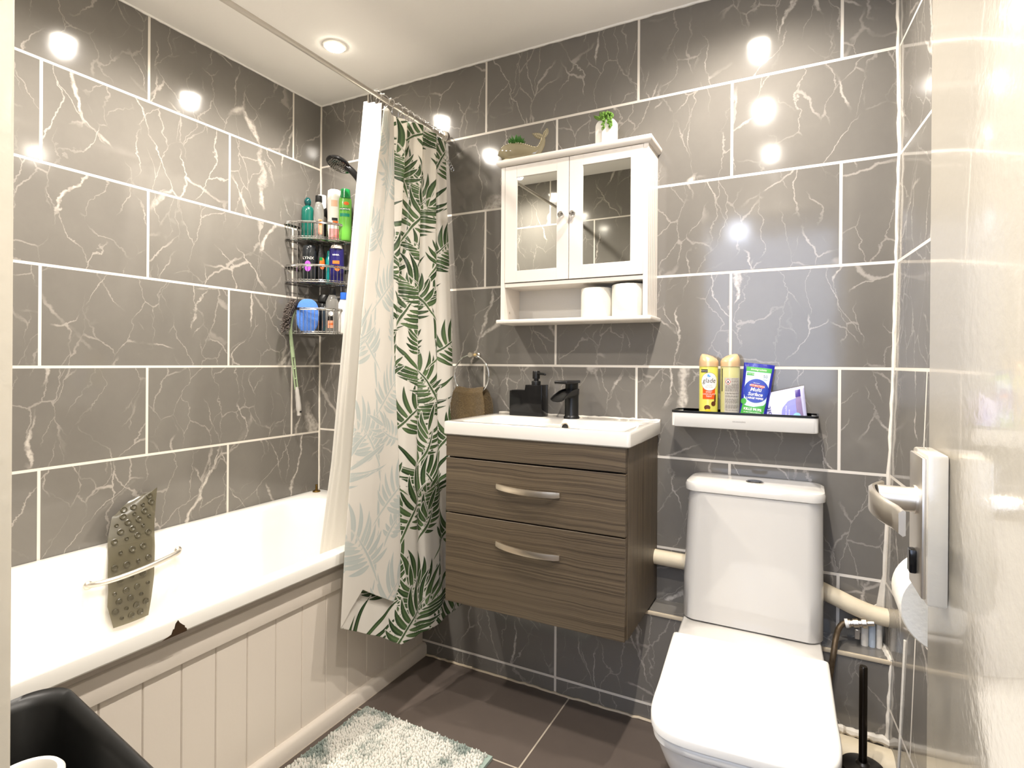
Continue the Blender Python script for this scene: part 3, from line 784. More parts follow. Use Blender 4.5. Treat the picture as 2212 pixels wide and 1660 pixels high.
def wrap(cx, cy, r, a0, z0): return lambda u, v, d: (cx+(r+d)*math.cos(a0+u/r), cy+(r+d)*math.sin(a0+u/r), z0+v)
fn = wrap(cx_, cy_, R, va+.05, SZ+.027)
lw = mat('label_white', (238, 234, 228), .4); lo_ = mat('label_orange', (226, 88, 24), .4); lk = mat('label_black', (38, 32, 34), .4); lbr = mat('label_brown', (92, 48, 24), .35); lbl = mat('label_blue', (96, 160, 220), .4); lgy = mat('ink_grey', (120, 116, 112), .5)
lyl = mat('label_yellow', (238, 196, 40), .4)
letters('label_panel', patch_into(MB(), rect(-.0195, .0195, .048, .088), fn, .0003), lo_, t)
letters('label_ring', patch_into(MB(), disc(.001, .102, .0262, e=1.08), fn, .0004, 24), lk, t)
letters('label_disc', patch_into(MB(), disc(.001, .102, .0254, e=1.08), fn, .0006, 24), lw, t)
mb = MB(); text_into(mb, 'glade', .021, fn, 0, .105, shear=.18, d=.0008, sx=.9); letters('lettering', mb, lk, t); letters('label_tab', patch_into(MB(), rect(-.026, -.004, .131, .140), fn, .0006), lk, t)
for s_, v_ in (('LIMITED', .0905), ('EDITION', .085)): letters('lettering', text_into(MB(), s_, .0052, fn, 0, v_, d=.0008), lgy, t)
for i, s_ in enumerate(('SWEET', 'CHOCOLATE', 'TREAT')): letters('lettering', text_into(MB(), s_, .0062, fn, 0, .070-.0068*i, d=.0008), lw, t)
letters('lettering', text_into(MB(), 'SCJohnson', .0048, fn, -.015, .1355, d=.0010), lw, t)
letters('flower', patch_into(patch_into(MB(), [(-.006, .118), (.003, .117), (.0, .124), (-.004, .126)], fn, .0009, 6), [(-.003, .114), (.006, .119), (.003, .121)], fn, .0009, 6), lbl, t)
for ol_ in (disc(.014, .034, .0075), disc(-.005, .022, .0095, e=.8), [(.0155, .04), (.022, .038), (.0225, .062), (.018, .064)]): letters('picture', patch_into(MB(), ol_, fn, .0005), lbr, t)
mb = MB(); patch_into(mb, disc(-.003, .013, .008, e=.6), fn, .0007); letters('picture', mb, lyl, t)

cx2, cy2 = 1.805, -.058
va2 = math.atan2(-1.8937-cy2, 2.0186-cx2)
t = thing('air_freshener', (cx2, cy2, SZ), 'pale olive air freshener can turned to show its grey small-print panel', 'air freshener', 'air freshener cans on the shelf')
MB().lathe([(R-.003, 0), (R, .002), (R, .174), (R-.001, .176)], (cx2, cy2, SZ), 40).build('can_body', mat('olive_can', (186, 182, 128), .3, coat=.3), t)
cap(cx2, cy2, SZ+.1765, va2+PI*.5+.7, t)
fn = wrap(cx2, cy2, R, va2+.18, SZ+.020)
lg = mat('label_grey', (186, 180, 168), .5)
letters('print_panel', patch_into(MB(), rect(-.022, .026, -.012, .122), fn, .0003), lg, t)
mb = MB(); rnd = random.Random(4); v = .118
while v > .022:
    u = -.019 if not (.098 < v < .120) else -.001
    while u < .020:
        L = rnd.uniform(.003, .008); patch_into(mb, rect(u, min(u+L, .022), v, v+.0014), fn, .0006, 2); u += L+.0014
    v -= .0031 if rnd.random() > .15 else .006
letters('small_print', mb, mat('print_ink', (128, 122, 114), .6), t)
dm = [(-.019, .110), (-.011, .101), (-.003, .110), (-.011, .119)]
letters('hazard_sign', patch_into(MB(), dm, fn, .0007), mat('label_red', (196, 60, 48), .5), t)
letters('hazard_sign', patch_into(MB(), [(-.0172, .110), (-.011, .103), (-.0048, .110), (-.011, .117)], fn, .0009), lw, t)
letters('flame', patch_into(MB(), [(-.0135, .1075), (-.011, .1062), (-.0085, .1075), (-.0095, .111), (-.011, .1145), (-.0125, .111)], fn, .0011, 8), lk, t)
mb = MB(); text_into(mb, '300ml e', .006, fn, .0, .014, d=.0008); letters('lettering', mb, lk, t)
letters('side_print', patch_into(MB(), rect(-.0345, -.0300, .08, .150), fn, .0004, 4), lk, t)

# blue pouch of wipes, leaning
def pouch(name, w0, w1, h, dep, mats, parent, org, ex, ez, en, top_flat=True):
    mb = MB(); rings = []
    for j in range(15):
        k = j/14; ww = (w0+(w1-w0)*k)/2; dd = dep*(1-k**1.6)*.5+.0012
        ring = []
        for i in range(28):
            a = 2*PI*i/28
            cx = math.copysign(abs(math.cos(a))**.55, math.cos(a)); sy = math.sin(a)
            u = ww*cx; d = dd*math.copysign(abs(sy)**.8, sy)+.0012*math.sin(u*190+k*17)*(sy > 0)
            ring.append(org+ex*u+ez*(h*k)+en*d)
        rings.append(ring)
    mb.loft(rings); return mb
m_pb = mat('pouch_blue', (34, 40, 148), .18, coat=.4, bump=.0015, bscale=45)
t = thing('wipes_pouch', (1.875, -.055, SZ), 'blue upright pouch of surface wipes leaning on the wall shelf', 'wipes packet')
org = Vector((1.868, -.064, SZ)); ex = Vector((.99, .0, -.10)).normalized(); ez = Vector((.10, .10, .98)).normalized(); en = Vector((0, -1, .12)).normalized()
pouch('p', .076, .087, .187, .034, None, t, org, ex, ez, en).build('pouch_body', m_pb, t, ang=70)
def pf(u, v, d):
    v = v*1.032+.027; k = max(0, min(1, v/.187)); ww = (.076+.011*k)/2
    e = max(0.0, 1-abs(u/ww)**3.0)
    return org+ex*u+ez*v+en*((.034*(1-k**1.6)*.5+.0012)*e**.4+d+.0012)
lsky = mat('label_sky', (196, 218, 240), .3); lgr = mat('label_green', (72, 160, 66), .35); lnv = mat('label_navy', (40, 62, 158), .3); lred = mat('label_coral', (232, 92, 66), .4)
letters('label_panel', patch_into(MB(), [(-.033, .0), (.030, .0), (.036, .135), (-.034, .135)], pf, .0006, 20), lsky, t)
for ol_, d_, n_ in (([(-.035, .004), (.028, .002), (.033, .046), (.028, .034), (.0, .026), (-.022, .028), (-.034, .034)], .0010, 20), (rect(-.034, .037, .130, .1435), .0010, 20), (rect(-.031, -.010, .118, .126), .0011, 8), (disc(-.030, .040, .0085), .0014, 10)):
    letters('label_band', patch_into(MB(), ol_, pf, d_, n_), lgr, t)
letters('label_disc', patch_into(MB(), disc(.001, .074, .0350, e=1.0), pf, .0014, 26), lnv, t)
letters('label_tab', patch_into(MB(), [(-.018, .086), (.023, .083), (.024, .0905), (-.017, .0935)], pf, .0018, 12), lred, t)
for s_, sz, u, v, kw in (('Multi', .0155, 0, .077, dict(shear=.2, bold=.0002)), ('Surface', .0140, 0, .063, dict(shear=.2, bold=.0002)), ('LARGE WIPES', .0078, 0, .0515, dict(shear=.15, bold=.0002)),
        ('ANTI-BACTERIAL', .0058, .003, .0885, dict(rot=-.07, d=.0023)), ('KILLS 99.9%', .0100, -.002, .0185, dict(bold=.0003)), ('OF BACTERIA & VIRUSES', .0045, -.002, .0095, {}),
        ('PLASTIC FREE', .0036, -.0205, .122, {}), ('biodegradable', .0078, .001, .1365, dict(shear=.2)), ('Morrisons', .0042, .0, .0965, {})):
    letters('lettering', text_into(MB(), s_, sz, pf, u, v, **{'d': .0020, **kw}), lw, t)
for s_, sz, v in (('50', .0125, .118), ('wipes', .0055, .109)): letters('lettering', text_into(MB(), s_, sz, pf, .022, v, d=.0014), lgy, t)

t = thing('tissue_pack', (1.965, -.05, SZ), 'pale lilac soft pack of moist tissue lying behind the shelf rail beside the blue pouch', 'wipes packet')
m_ts = mat('lilac_film', (198, 198, 232), .22, coat=.3, bump=.002, bscale=40)
org2 = Vector((1.962, -.060, SZ)); ex2 = Vector((.985, 0, .16)).normalized(); ez2 = Vector((-.10, .12, .98)).normalized()
mb = MB(); rings = []
for j in range(21):
    k = j/20; u = -.060+.118*k; hh = .104+.010*k; e = 1-abs(2*k-1)**6
    rings.append([org2+ex2*u+ez2*(max(.0, hh*.5+hh*.5*math.sin(a)*(1 if abs(math.cos(a)) < .9 else .97))-.010*0)+Vector((0, -1, 0))*((.012*e+.001)*math.cos(a)) for a in [2*PI*q/24 for q in range(24)]])
mb.loft(rings); o = mb.build('pack_body', m_ts, t, ang=70)
def tf(u, v, d):
    v *= 1.44; k = (u+.060)/.118; hh = .104+.010*k; s_ = max(-1, min(1, (v-hh*.5)/(hh*.5))); e = 1-abs(2*k-1)**6
    return org2+ex2*u+ez2*v+Vector((0, -1, 0))*((.012*e+.001)*math.sqrt(max(0, 1-s_*s_))+d)
lpu = mat('label_purple', (66, 48, 128), .3); lil = mat('label_lavender', (140, 140, 214), .35); lmv = mat('label_mauve', (142, 124, 160), .35); lcy = mat('drop_blue', (150, 206, 240), .2)
letters('label_panel', patch_into(MB(), [(-.010, .01), (.044, .008), (.042, .058), (.012, .052), (-.006, .038)], tf, .0005, 16), lil, t)
letters('label_panel', patch_into(MB(), [(.030, .008), (.050, .006), (.047, .062), (.033, .062)], tf, .0008, 8), lmv, t)
letters('label_strip', patch_into(MB(), [(.033, .058), (.047, .059), (.047, .0735), (.033, .0725)], tf, .0010, 8), lpu, t)
letters('drop', patch_into(MB(), disc(.032, .018, .011, e=.8), tf, .0014, 12), lcy, t)
mb = MB(); text_into(mb, 'y soft', .017, tf, -.040, .026, rot=PI/2+.1, d=.0008); letters('lettering', mb, mat('navy_ink', (48, 44, 98), .5), t)
for s_, u, v in (('Moist toilet', .004, .030), ('tissue', .012, .028)): letters('lettering', text_into(MB(), s_, .0058, tf, u, v, rot=PI/2-.15, d=.0009), lw, t)

# ------------------------------------------------------------------ toilet
t = thing('toilet', (1.885, -.40, 0), 'white close-coupled toilet with a square lid and tall cistern against the tiled wall', 'toilet')
def tankring(x0, x1, yf, yb, r, z, bulge):
    out = []
    for (x, y) in rrect(x0, x1, yf, yb, r, 7):
        k = (x-(x0+x1)/2)/((x1-x0)/2)
        if y < (yf+yb)/2: y -= bulge*(1-k*k)
        out.append((x, y, z))
    return out
mb = MB()
mb.loft([tankring(1.686, 2.058, -.158, -.066, .035, .377, .012), tankring(1.681, 2.0615, -.164, -.064, .04, .382, .014), tankring(1.683, 2.061, -.166, -.064, .04, .50, .014), tankring(1.697, 2.0585, -.166, -.064, .04, .763, .012)])
mb.build('cistern', M_cer, t, ang=50)
mb = MB()
def lidr(o_, z): return tankring(1.692-o_, 2.061+o_, -.168-o_, -.004, .035, z, .012)
mb.loft([lidr(.0, .764), lidr(.003, .766), lidr(.0035, .782), lidr(.001, .789), lidr(-.006, .792)])
mb.build('cistern_lid', M_cer, t, ang=40)
MB().lathe([(.024, 0), (.0245, .003), (.022, .005), (.0, .0055)], (1.880, -.098, .792), 32, cap0=False, cap1=False).build('flush_button', M_chrome, t)
MB().lathe([(.0, .0058), (.0185, .0052), (.0185, .0058), (.0, .0064)], (1.880, -.098, .792), 28, cap0=False, cap1=False).build('flush_plate', mat('dark_chrome', (110, 110, 112), .15, 1.0), t)
# bowl axis is turned a little towards the door
ta = math.radians(3.2); tcx, tcy = 1.878, -.278
def T(x, y, z):
    return Vector((tcx+x*math.cos(ta)-y*math.sin(ta), tcy+x*math.sin(ta)+y*math.cos(ta), z))
def dshape(hw, L, n=40, back=0.0, e=.42, taper=.97):
    """outline of the lid seen from above: straight back, square-round front"""
    out = [(hw, back), ]
    for i in range(n+1):
        a = -PI*i/n
        cx = math.copysign(abs(math.cos(a))**e, math.cos(a)); sy = abs(math.sin(a))**e
        y0 = -L*.55
        out.append((hw*taper*cx if sy > .02 else hw*cx*taper, y0-(L-abs(y0))*sy))
    out.append((-hw, back))
    return out
HW, LL_ = .1935, .452
lo0 = dshape(HW, LL_)
def scaled(o_, z, cx=0): 
    return [T(u*(1-o_/HW), v*(1-o_/LL_)-(0 if v > -.01 else 0), z) for u, v in lo0]
mb = MB(); mb.loft([scaled(.004, .3645), scaled(.0, .3665), scaled(.0, .381), scaled(.003, .3865), scaled(.010, .3885)])
mb.build('toilet_lid', M_white, t, ang=50)
mb = MB(); mb.loft([scaled(.006, .345), scaled(.004, .347), scaled(.004, .360), scaled(.008, .3635)])
mb.build('toilet_seat', M_white, t, ang=50)
def panr(hw, L, z, yb, e=.5): return [T(u, v+0, z) for u, v in dshape(hw, L, back=yb, e=e)]
mb = MB()
mb.loft([panr(.105, .335, 0.0, .155), panr(.108, .340, .008, .155), panr(.110, .345, .06, .155), panr(.118, .365, .14, .155), panr(.145, .405, .23, .16), panr(.172, .432, .29, .165), panr(.184, .442, .325, .168), panr(.186, .443, .340, .168), panr(.180, .436, .3445, .168)])
mb.build('toilet_pan', M_cer, t, ang=60)
mb = MB()
def plat(x0, x1, y0, y1, r, z): return [T(u, v, z) for u, v in rrect(x0, x1, y0, y1, r, 6)]
mb.loft([plat(-.172, .172, -.03, .168, .03, .325), plat(-.183, .183, -.028, .170, .03, .335), plat(-.187, .187, -.012, .262, .03, .352), plat(-.185, .185, -.004, .262, .03, .372), plat(-.180, .180, .0, .26, .03, .3765)])
mb.build('cistern_platform', M_cer, t, ang=60)
for sx_ in (-.075, .075):
    c = T(sx_, -.006, .3765); MB().lathe([(.011, -.012), (.0115, .006), (.010, .010), (.0, .0105)], c, 18, cap1=False).build('hinge', M_white, t)

# ------------------------------------------------------------------ pipes
t = thing('waste_pipe', (1.9, -.035, .49), 'cream painted waste pipe running along the wall behind the toilet cistern', 'pipe')
MB().tube([(1.56, -.030, .503), (1.68, -.030, .500), (1.85, -.032, .496), (2.02, -.036, .493), (2.085, -.040, .477), (2.14, -.042, .457), (2.19, -.042, .444), (2.25, -.042, .440)], .0245, 18, sub=5).build('pipe_run', M_pipe, t)
t = thing('soil_pipe', (2.15, -.16, .06), 'cream soil pipe low along the tiled boxing beside the toilet brush', 'pipe')
MB().tube([(2.035, -.159, .097), (2.10, -.160, .096), (2.244, -.162, .090)], .050, 24).build('pipe_run', M_pipe, t)
MB().tube(wavy((2.0, -.114, .142), (2.24, -.114, .136), .003, 20, .004, 21), lambda t: .009+.004*math.sin(t*31)**2, 8).build('sealant', M_grout, t)
t = thing('water_supply_pipe', (2.10, -.06, .36), 'corroded copper water pipe with an isolating valve beside the cistern', 'pipe')
MB().tube([(2.128, -.058, .414), (2.112, -.060, .410), (2.100, -.072, .396), (2.092, -.100, .378), (2.086, -.121, .345), (2.080, -.124, .300), (2.074, -.126, .250), (2.068, -.128, .18)], .0075, 12, sub=5).build('copper_pipe', M_corr, t)
mb = MB(); ax = Vector((1, 0, .22)).normalized()
mx = Matrix((Vector((0, 1, 0)), ax.cross(Vector((0, 1, 0))), ax)).transposed().to_4x4(); mx.translation = Vector((2.118, -.058, .411))
mb.lathe([(.0105, 0), (.012, .002), (.012, .012), (.0095, .013), (.0095, .018), (.0125, .019), (.0125, .032), (.009, .033), (.009, .040), (.014, .041), (.014, .052), (.008, .054), (.008, .07)], (0,0,0), 10)
for v in mb.bm.verts: v.co = mx @ v.co
mb.build('valve', M_nickel, t)
MB().tube([(2.117, -.058, .4105), (2.125, -.058, .4125)], .0128, 14).build('washer', M_white, t)
MB().box(2.140, 2.152, -.066, -.064, .375, .402, .001, 1).build('valve_lever', M_satin, t)
for x, r, l, m_ in ((2.166, .0095, 'short grey pipe stub under the waste pipe, nearest the valve', M_grout), (2.184, .0085, 'short bluish pipe stub under the waste pipe, middle of the three', mat('blue_grey_pipe', (186, 196, 206), .4)), (2.201, .0075, 'short pipe stub under the waste pipe, nearest the wall corner', M_grout)):
    tag(MB().tube([(x, -.036, .3505), (x, -.036, .428)], r, 14).build('pipe_stub', m_, None, at=(x, -.036, .351)), l, 'pipe', 'pipe stubs below the waste pipe')

# ------------------------------------------------------------------ toilet brush
bx, by = 2.146, -.264
t = thing('toilet_brush', (bx, by, 0), 'dark steel toilet brush with a long handle standing in its holder between toilet and wall', 'toilet brush')
m_stl = mat('dark_steel', (92, 88, 84), .3, 1.0)
MB().lathe([(.040, 0), (.0445, .003), (.0455, .140), (.044, .143)], (bx, by, 0), 36).build('holder', M_blackg, t)
MB().lathe([(.045, .143), (.0475, .144), (.0475, .147), (.042, .1485), (.016, .1535), (.012, .159), (.0, .159)], (bx, by, 0), 36, cap1=False).build('brush_lid', m_stl, t)
MB().lathe([(.0092, .157), (.0092, .392), (.0078, .395), (.0, .395)], (bx, by, 0), 18, cap1=False).build('brush_handle', mat('black_steel', (70, 64, 58), .22, 1.0), t)

# ------------------------------------------------------------------ roll on the side wall
t = thing('toilet_roll', (2.24, -.80, .74), 'white toilet roll on a holder on the right wall, half hidden by the open door', 'toilet roll')
rx, rz_ = 2.214, .768
mb = MB(); r_ = .066
mb.lathe([(.020, -.845), (r_-.002, -.845), (r_, -.842), (r_, -.748), (r_-.002, -.745), (.020, -.745)], (rx, 0, rz_), 44, axis='Y', cap0=False, cap1=False)
mb.build('paper', M_paper, t)
MB().tube([(rx, -.85, rz_), (rx, -.735, rz_), (rx+.04, -.732, rz_+.01), (2.303, -.732, rz_+.02)], .005, 10).build('holder_arm', M_chrome, t)

# ------------------------------------------------------------------ door
dx0, dyE = 2.165, -.962       # leading edge of the open door
hxp, hyp = 2.196, -1.672
dv = Vector((dx0-hxp, dyE-hyp, 0)); dl = dv.length; de = dv.normalized(); dn = Vector((-de.y, de.x, 0))   # dn points into the room (left)
if dn.x > 0: dn = -dn
t = thing('door_1', (hxp, hyp, 0), None, None); t['kind'] = 'structure'
def DP(a, o_, z): return Vector((hxp, hyp, 0)) + de*a + dn*o_ + Vector((0, 0, z))
def dbox(mb, a0, a1, o0, o1, z0, z1, bev=.002, seg=2):
    mtx = Matrix((de, dn, Vector((0, 0, 1)))).transposed().to_4x4(); mtx.translation = Vector((hxp, hyp, 0))
    return mb.box(a0, a1, o0, o1, z0, z1, bev, seg, mtx=mtx)
dbox(MB(), 0, dl, -.036, 0, .006, 2.02, .003).build('door_leaf', M_paint, t)
dbox(MB(), dl-.105, dl-.025, .0002, .022, .852, 1.035, .003).build('handle_block', M_paint, t)
pl = dbox(MB(), dl-.100, dl-.030, .0215, .0265, .858, 1.030, .0015).build('handle_plate', M_satin, t)
hz = .972
mb = MB(); mb.tube([DP(dl-.066, .026, hz), DP(dl-.066, .068, hz)], .0155, 26)
mb.tube([DP(dl-.066, .026, hz), DP(dl-.066, .029, hz)], .0185, 26)
mb.build('handle_stem', M_satin, t)
mb = MB(); rings = []
for i in range(13):
    k = i/12
    a = dl-.050-.118*k + .010*(1-k)**4; o_ = .070+.008*math.sin(PI*min(1, k*1.2))-.012*k**2; z = hz-.004*k-.004*k*k; h = .0155-.002*k; th = .0035
    if k < .15: o_ -= .010*(1-k/.15)
    rings.append([DP(a, o_-th, z-h), DP(a, o_-th, z+h), DP(a, o_-th*.2, z+h+.0015), DP(a, o_+th, z+h-.002), DP(a, o_+th, z-h+.002), DP(a, o_-th*.2, z-h-.0015)])
mb.loft(rings); mb.build('handle_lever', M_satin, t, ang=50)
dbox(MB(), dl-.075, dl-.059, .026, .034, .880, .910, .002).build('thumb_turn', M_blackg, t)

# ------------------------------------------------------------------ rug
m_rug, nt, b = newmat('rug_pile')
tc = nd(nt, 'ShaderNodeTexCoord')
n1 = nd(nt, 'ShaderNodeTexNoise', {'Vector': tc.outputs['Object'], 'Scale': 11.0, 'Detail': 5, 'Roughness': .65}).outputs['Fac']
at = nd(nt, 'ShaderNodeAttribute', attribute_name='edge').outputs['Fac']
g = sstep(nt, mth(nt, 'ADD', n1, mth(nt, 'MULTIPLY', at, .16)), .52, .70)
nt.links.new(mixc(nt, g, lin((226, 223, 214)), lin((134, 146, 138))), b.inputs['Base Color'])
b.inputs['Roughness'].default_value = .9; b.inputs['Sheen Weight'].default_value = .3
t = thing('bath_rug', (.98, -.88, 0), 'pale sage and white chenille bath rug on the floor beside the bath panel', 'rug', rz=math.radians(-1.4))
RW, RL = .487, .80
A = Vector((.731, -.478, 0)); ex_ = Vector((math.cos(math.radians(-1.5)), math.sin(math.radians(-1.5)), 0)); ey_ = Vector((math.sin(math.radians(-.4))*0-.0, -1, 0))
def RP(u, v, z): return A+ex_*u+ey_*v+Vector((0, 0, z))
m_bk = mat('rug_backing', (150, 166, 156), .9)
mb = MB(); mb.prism([(0, 0), (RW, 0), (RW, RL), (0, RL)], lambda u, v, d: RP(u, v, d), .0005, .009); mb.build('backing', m_bk, t, smooth=False)
mb = MB(); sp_ = .0068; nx, ny = int((RW-.012)/sp_), int((RL-.012)/sp_)
vl, fl, el = [], [], []
rnd = random.Random(8)
for i in range(nx):
    for j in range(ny):
        u = .006+sp_*(i+.5)+rnd.uniform(-.001, .001); v = .006+sp_*(j+.5)+rnd.uniform(-.001, .001); H_ = rnd.uniform(.014, .021)
        lx, ly = rnd.uniform(-.003, .003), rnd.uniform(-.003, .003); r = .0036
        b0 = len(vl); ed = max(0, 1-min(u, RW-u, v, RL-v)/.05)
        for kz, (z, rr) in enumerate(((.008, r*.9), (H_*.75, r*1.05), (H_, r*.55))):
            for q in range(5):
                a = 2*PI*q/5+kz*.6
                vl.append(RP(u+rr*math.cos(a)+lx*z/.02, v+rr*math.sin(a)+ly*z/.02, z)); el.append(ed)
        for kz in range(2):
            for q in range(5):
                fl.append((b0+kz*5+q, b0+kz*5+(q+1) % 5, b0+kz*5+5+(q+1) % 5, b0+kz*5+5+q))
        fl.append(tuple(b0+10+q for q in range(5)))
me = bpy.data.meshes.new('pile'); inv = WM[t.name].inverted()
me.from_pydata([inv @ v for v in vl], [], fl)
ea = me.attributes.new('edge', 'FLOAT', 'POINT'); ea.data.foreach_set('value', el)
for p in me.polygons: p.use_smooth = True
me.materials.append(m_rug)
o = bpy.data.objects.new('pile', me); COL.objects.link(o); o.parent = t; o['kind'] = 'stuff'; WM[o.name] = WM[t.name]

# ------------------------------------------------------------------ corner caddy
t = thing('corner_caddy', (.02, -.02, 1.26), 'three-tier chrome wire corner caddy full of bottles above the bath taps end', 'shower caddy')
CR = .198
def arc(r, z, n=24, a0=0.0, a1=PI/2): return [(.004+r*math.cos(a0+(a1-a0)*i/n), -.004-r*math.sin(a0+(a1-a0)*i/n), z) for i in range(n+1)]
tiers = [(1.739, 1.673), (1.553, 1.487), (1.366, 1.264)]
for zr, zb in tiers:
    mb = MB(); q = arc(CR, zr); mb.tube(q, .0036, 8); q2 = arc(CR, zr+.006)
    mb.tube(q2, .0022, 6)
    mb.tube(arc(CR-.002, zb), .0022, 6); mb.tube(arc(CR-.006, zb+.008), .0018, 6)
    mb.tube([(.004, -.006, zb), (.004, -CR, zb)], .0022, 6); mb.tube([(.006, -.004, zb), (CR, -.004, zb)], .0022, 6)
    mb.tube([(.004, -.006, zr), (.004, -CR, zr)], .003, 6); mb.tube([(.006, -.004, zr), (CR, -.004, zr)], .003, 6)
    for i in range(1, 20):
        a = PI/2*i/20; c, s_ = math.cos(a), math.sin(a)
        mb.tube([(.004+CR*c, -.004-CR*s_, zr), (.004+(CR-.002)*c, -.004-(CR-.002)*s_, zb)], .0013, 5)
    for i in range(1, 11):
        x = .004+CR*i/11; y = -.004-math.sqrt(max(0, CR*CR-(CR*i/11)**2))
        mb.tube([(x, -.005, zb-.001), (x, y+.003, zb-.001)], .0013, 5)
    mb.build('basket', M_chrome, t)
mb = MB()
for (x, y) in ((.004, -.135), (.135, -.004), (.006, -.006)): mb.tube([(x, y, 1.262), (x, y, 1.742)], .0024, 6)
mb.build('support_rods', M_chrome, t)

def bottle(name, label, cat, group, x, y, z, prof, sx, sy, rz, bodym, capprof, capm, labels=(), txt=(), n=28, tilt=0.0):
    t = thing(name, (x, y, z), label, cat, group)
    MB().lathe(prof, (x, y, z), n, sx=sx, sy=sy, rz=rz).build('bottle_body', bodym, t, ang=45)
    if capprof: MB().lathe(capprof, (x, y, z), 24, sx=1, sy=1, rz=rz).build('bottle_cap', capm, t, ang=45)
    va = math.atan2(-1.8937-y, 2.0186-x)
    def fn_r(r):
        def fn(u, v, d):
            a = va+u/r - rz; R_ = max(q[0] for q in prof)*1.003+d
            px, py = R_*math.cos(a)*sx, R_*math.sin(a)*sy
            return Vector((x+px*math.cos(rz)-py*math.sin(rz), y+px*math.sin(rz)+py*math.cos(rz), z+v))
        return fn
    R0 = max(q[0] for q in prof)
    for nm, ol, m_, d in labels: letters(nm, patch_into(MB(), ol, fn_r(R0), d, 12), m_, t)
    for s_, sz, u, v, m_ in txt:
        letters('lettering', text_into(MB(), s_, sz, fn_r(R0), u, v, d=.0012, bold=.0002), m_, t)
    return t
G1, G2, G3 = 'bottles on the top tier of the corner caddy', 'bottles on the middle tier of the corner caddy', 'bottles on the bottom tier of the corner caddy'
def pl_(name, rgb, rough=.2, **k): return mat(name, rgb, rough, **k)
m_teal = pl_('teal_plastic', (10, 88, 76), .2, coat=.3); m_tdk = pl_('dark_teal', (8, 66, 66), .15, coat=.4)
m_clr = mat('clear_plastic', (206, 204, 198), .08, trans=.75); m_blk = M_blackp
m_wht = pl_('white_bottle', (238, 232, 224), .3); m_grn = pl_('lime_bottle', (110, 184, 72), .25, coat=.3); m_gcap = pl_('green_cap', (12, 128, 60), .25, coat=.3)
m_peach = pl_('peach_label', (230, 160, 130), .4); m_pink = pl_('pink_gel', (226, 140, 140), .2); m_pur = pl_('purple_label', (168, 84, 190), .35)
m_nav = pl_('navy_bottle', (34, 30, 96), .2, coat=.3); m_gry = pl_('grey_cap', (176, 170, 162), .4); m_tl2 = pl_('turquoise_bottle', (18, 128, 126), .15, coat=.3); m_org = pl_('orange_label', (232, 112, 42), .4)
m_blu = pl_('blue_cap', (52, 108, 208), .3); m_dkb = pl_('dark_bottle', (30, 34, 38), .25, coat=.3)
rzc = math.radians(-45)
z1 = 1.6765
bottle('shower_bottle', 'dark teal bottle with a round ball stopper on the top caddy tier', 'bottle', G1, .058, -.128, z1, [(.02, 0), (.023, .004), (.023, .125), (.021, .140), (.010, .150)], 1.15, .8, rzc+PI/2, m_teal, [(.007, .148), (.013, .155), (.0155, .165), (.014, .176), (.008, .184), (.0, .186)], m_tdk)
bottle('shower_bottle', 'clear bottle with a black cap and peach label on the top caddy tier', 'bottle', G1, .103, -.108, z1, [(.023, 0), (.025, .004), (.025, .115), (.024, .135), (.018, .155), (.013, .162), (.013, .166)], 1, .9, rzc, m_clr, [(.0135, .164), (.0145, .166), (.014, .192), (.0, .193)], m_blk,
       [('label_panel', rect(-.001, .016, .02, .085), m_peach, .0008), ('label_panel', rect(.002, .014, .060, .082), m_org, .0012)])
bottle('shower_bottle', 'white bottle with a dark label tucked behind in the corner of the top tier', 'bottle', G1, .066, -.055, z1, [(.022, 0), (.024, .004), (.024, .14), (.019, .16)], 1, .85, rzc+PI/2, m_blk, [(.019, .150), (.0195, .19), (.0185, .212), (.0, .213)], m_wht,
       [('label_panel', rect(-.001, .018, .145, .17), pl_('pale_olive', (176, 178, 120), .4), -.004), ('label_disc', disc(.010, .098, .017), m_gry, .0008)])
bottle('shower_bottle', 'tall white bottle with peach print and pink base on the top caddy tier', 'bottle', G1, .143, -.056, z1, [(.021, 0), (.0245, .005), (.0265, .06), (.028, .19), (.026, .222), (.018, .228)], 1.08, .72, rzc+PI/2, m_wht, None, None,
       [('label_panel', rect(-.022, .020, .003, .052), m_pink, .0009), ('label_panel', rect(-.013, .012, .15, .178), pl_('apricot', (238, 190, 160), .4), .0008), ('label_panel', rect(-.010, .012, .088, .100), m_blk, .0009), ('label_panel', rect(-.006, .014, .070, .086), m_org, .0009)])
bottle('shower_bottle', 'lime green shampoo bottle with a dark green cap beside the shower curtain', 'bottle', G1, .192, -.040, z1, [(.020, 0), (.024, .004), (.025, .07), (.025, .17), (.0235, .187)], 1.1, .75, rzc+PI/2, m_grn, [(.0235, .186), (.0225, .20), (.020, .226), (.012, .229), (.0, .229)], m_gcap,
       [('label_panel', rect(-.022, .013, .131, .143), m_gcap, .0008), ('label_panel', rect(-.022, .018, .104, .118), pl_('teal_band', (16, 140, 110), .4), .0008), ('label_disc', disc(.004, .162, .011, e=.7), m_org, .0008)],
       [('PALMOLIVE', .0085, -.002, .137, lw)])
z2 = 1.4905
bottle('shower_gel', 'black shower gel bottle with a purple print and white lettering on the middle caddy tier', 'bottle', G2, .066, -.124, z2, [(.024, 0), (.027, .004), (.027, .10), (.026, .14), (.023, .158), (.020, .161)], 1.12, .75, rzc+PI/2, m_dkb, None, None,
       [('label_panel', disc(-.007, .068, .0125, e=1.9), m_pur, .0008), ('label_disc', disc(-.007, .072, .007), m_dkb, .0012)], [('LYNX', .017, -.006, .103, lw)])
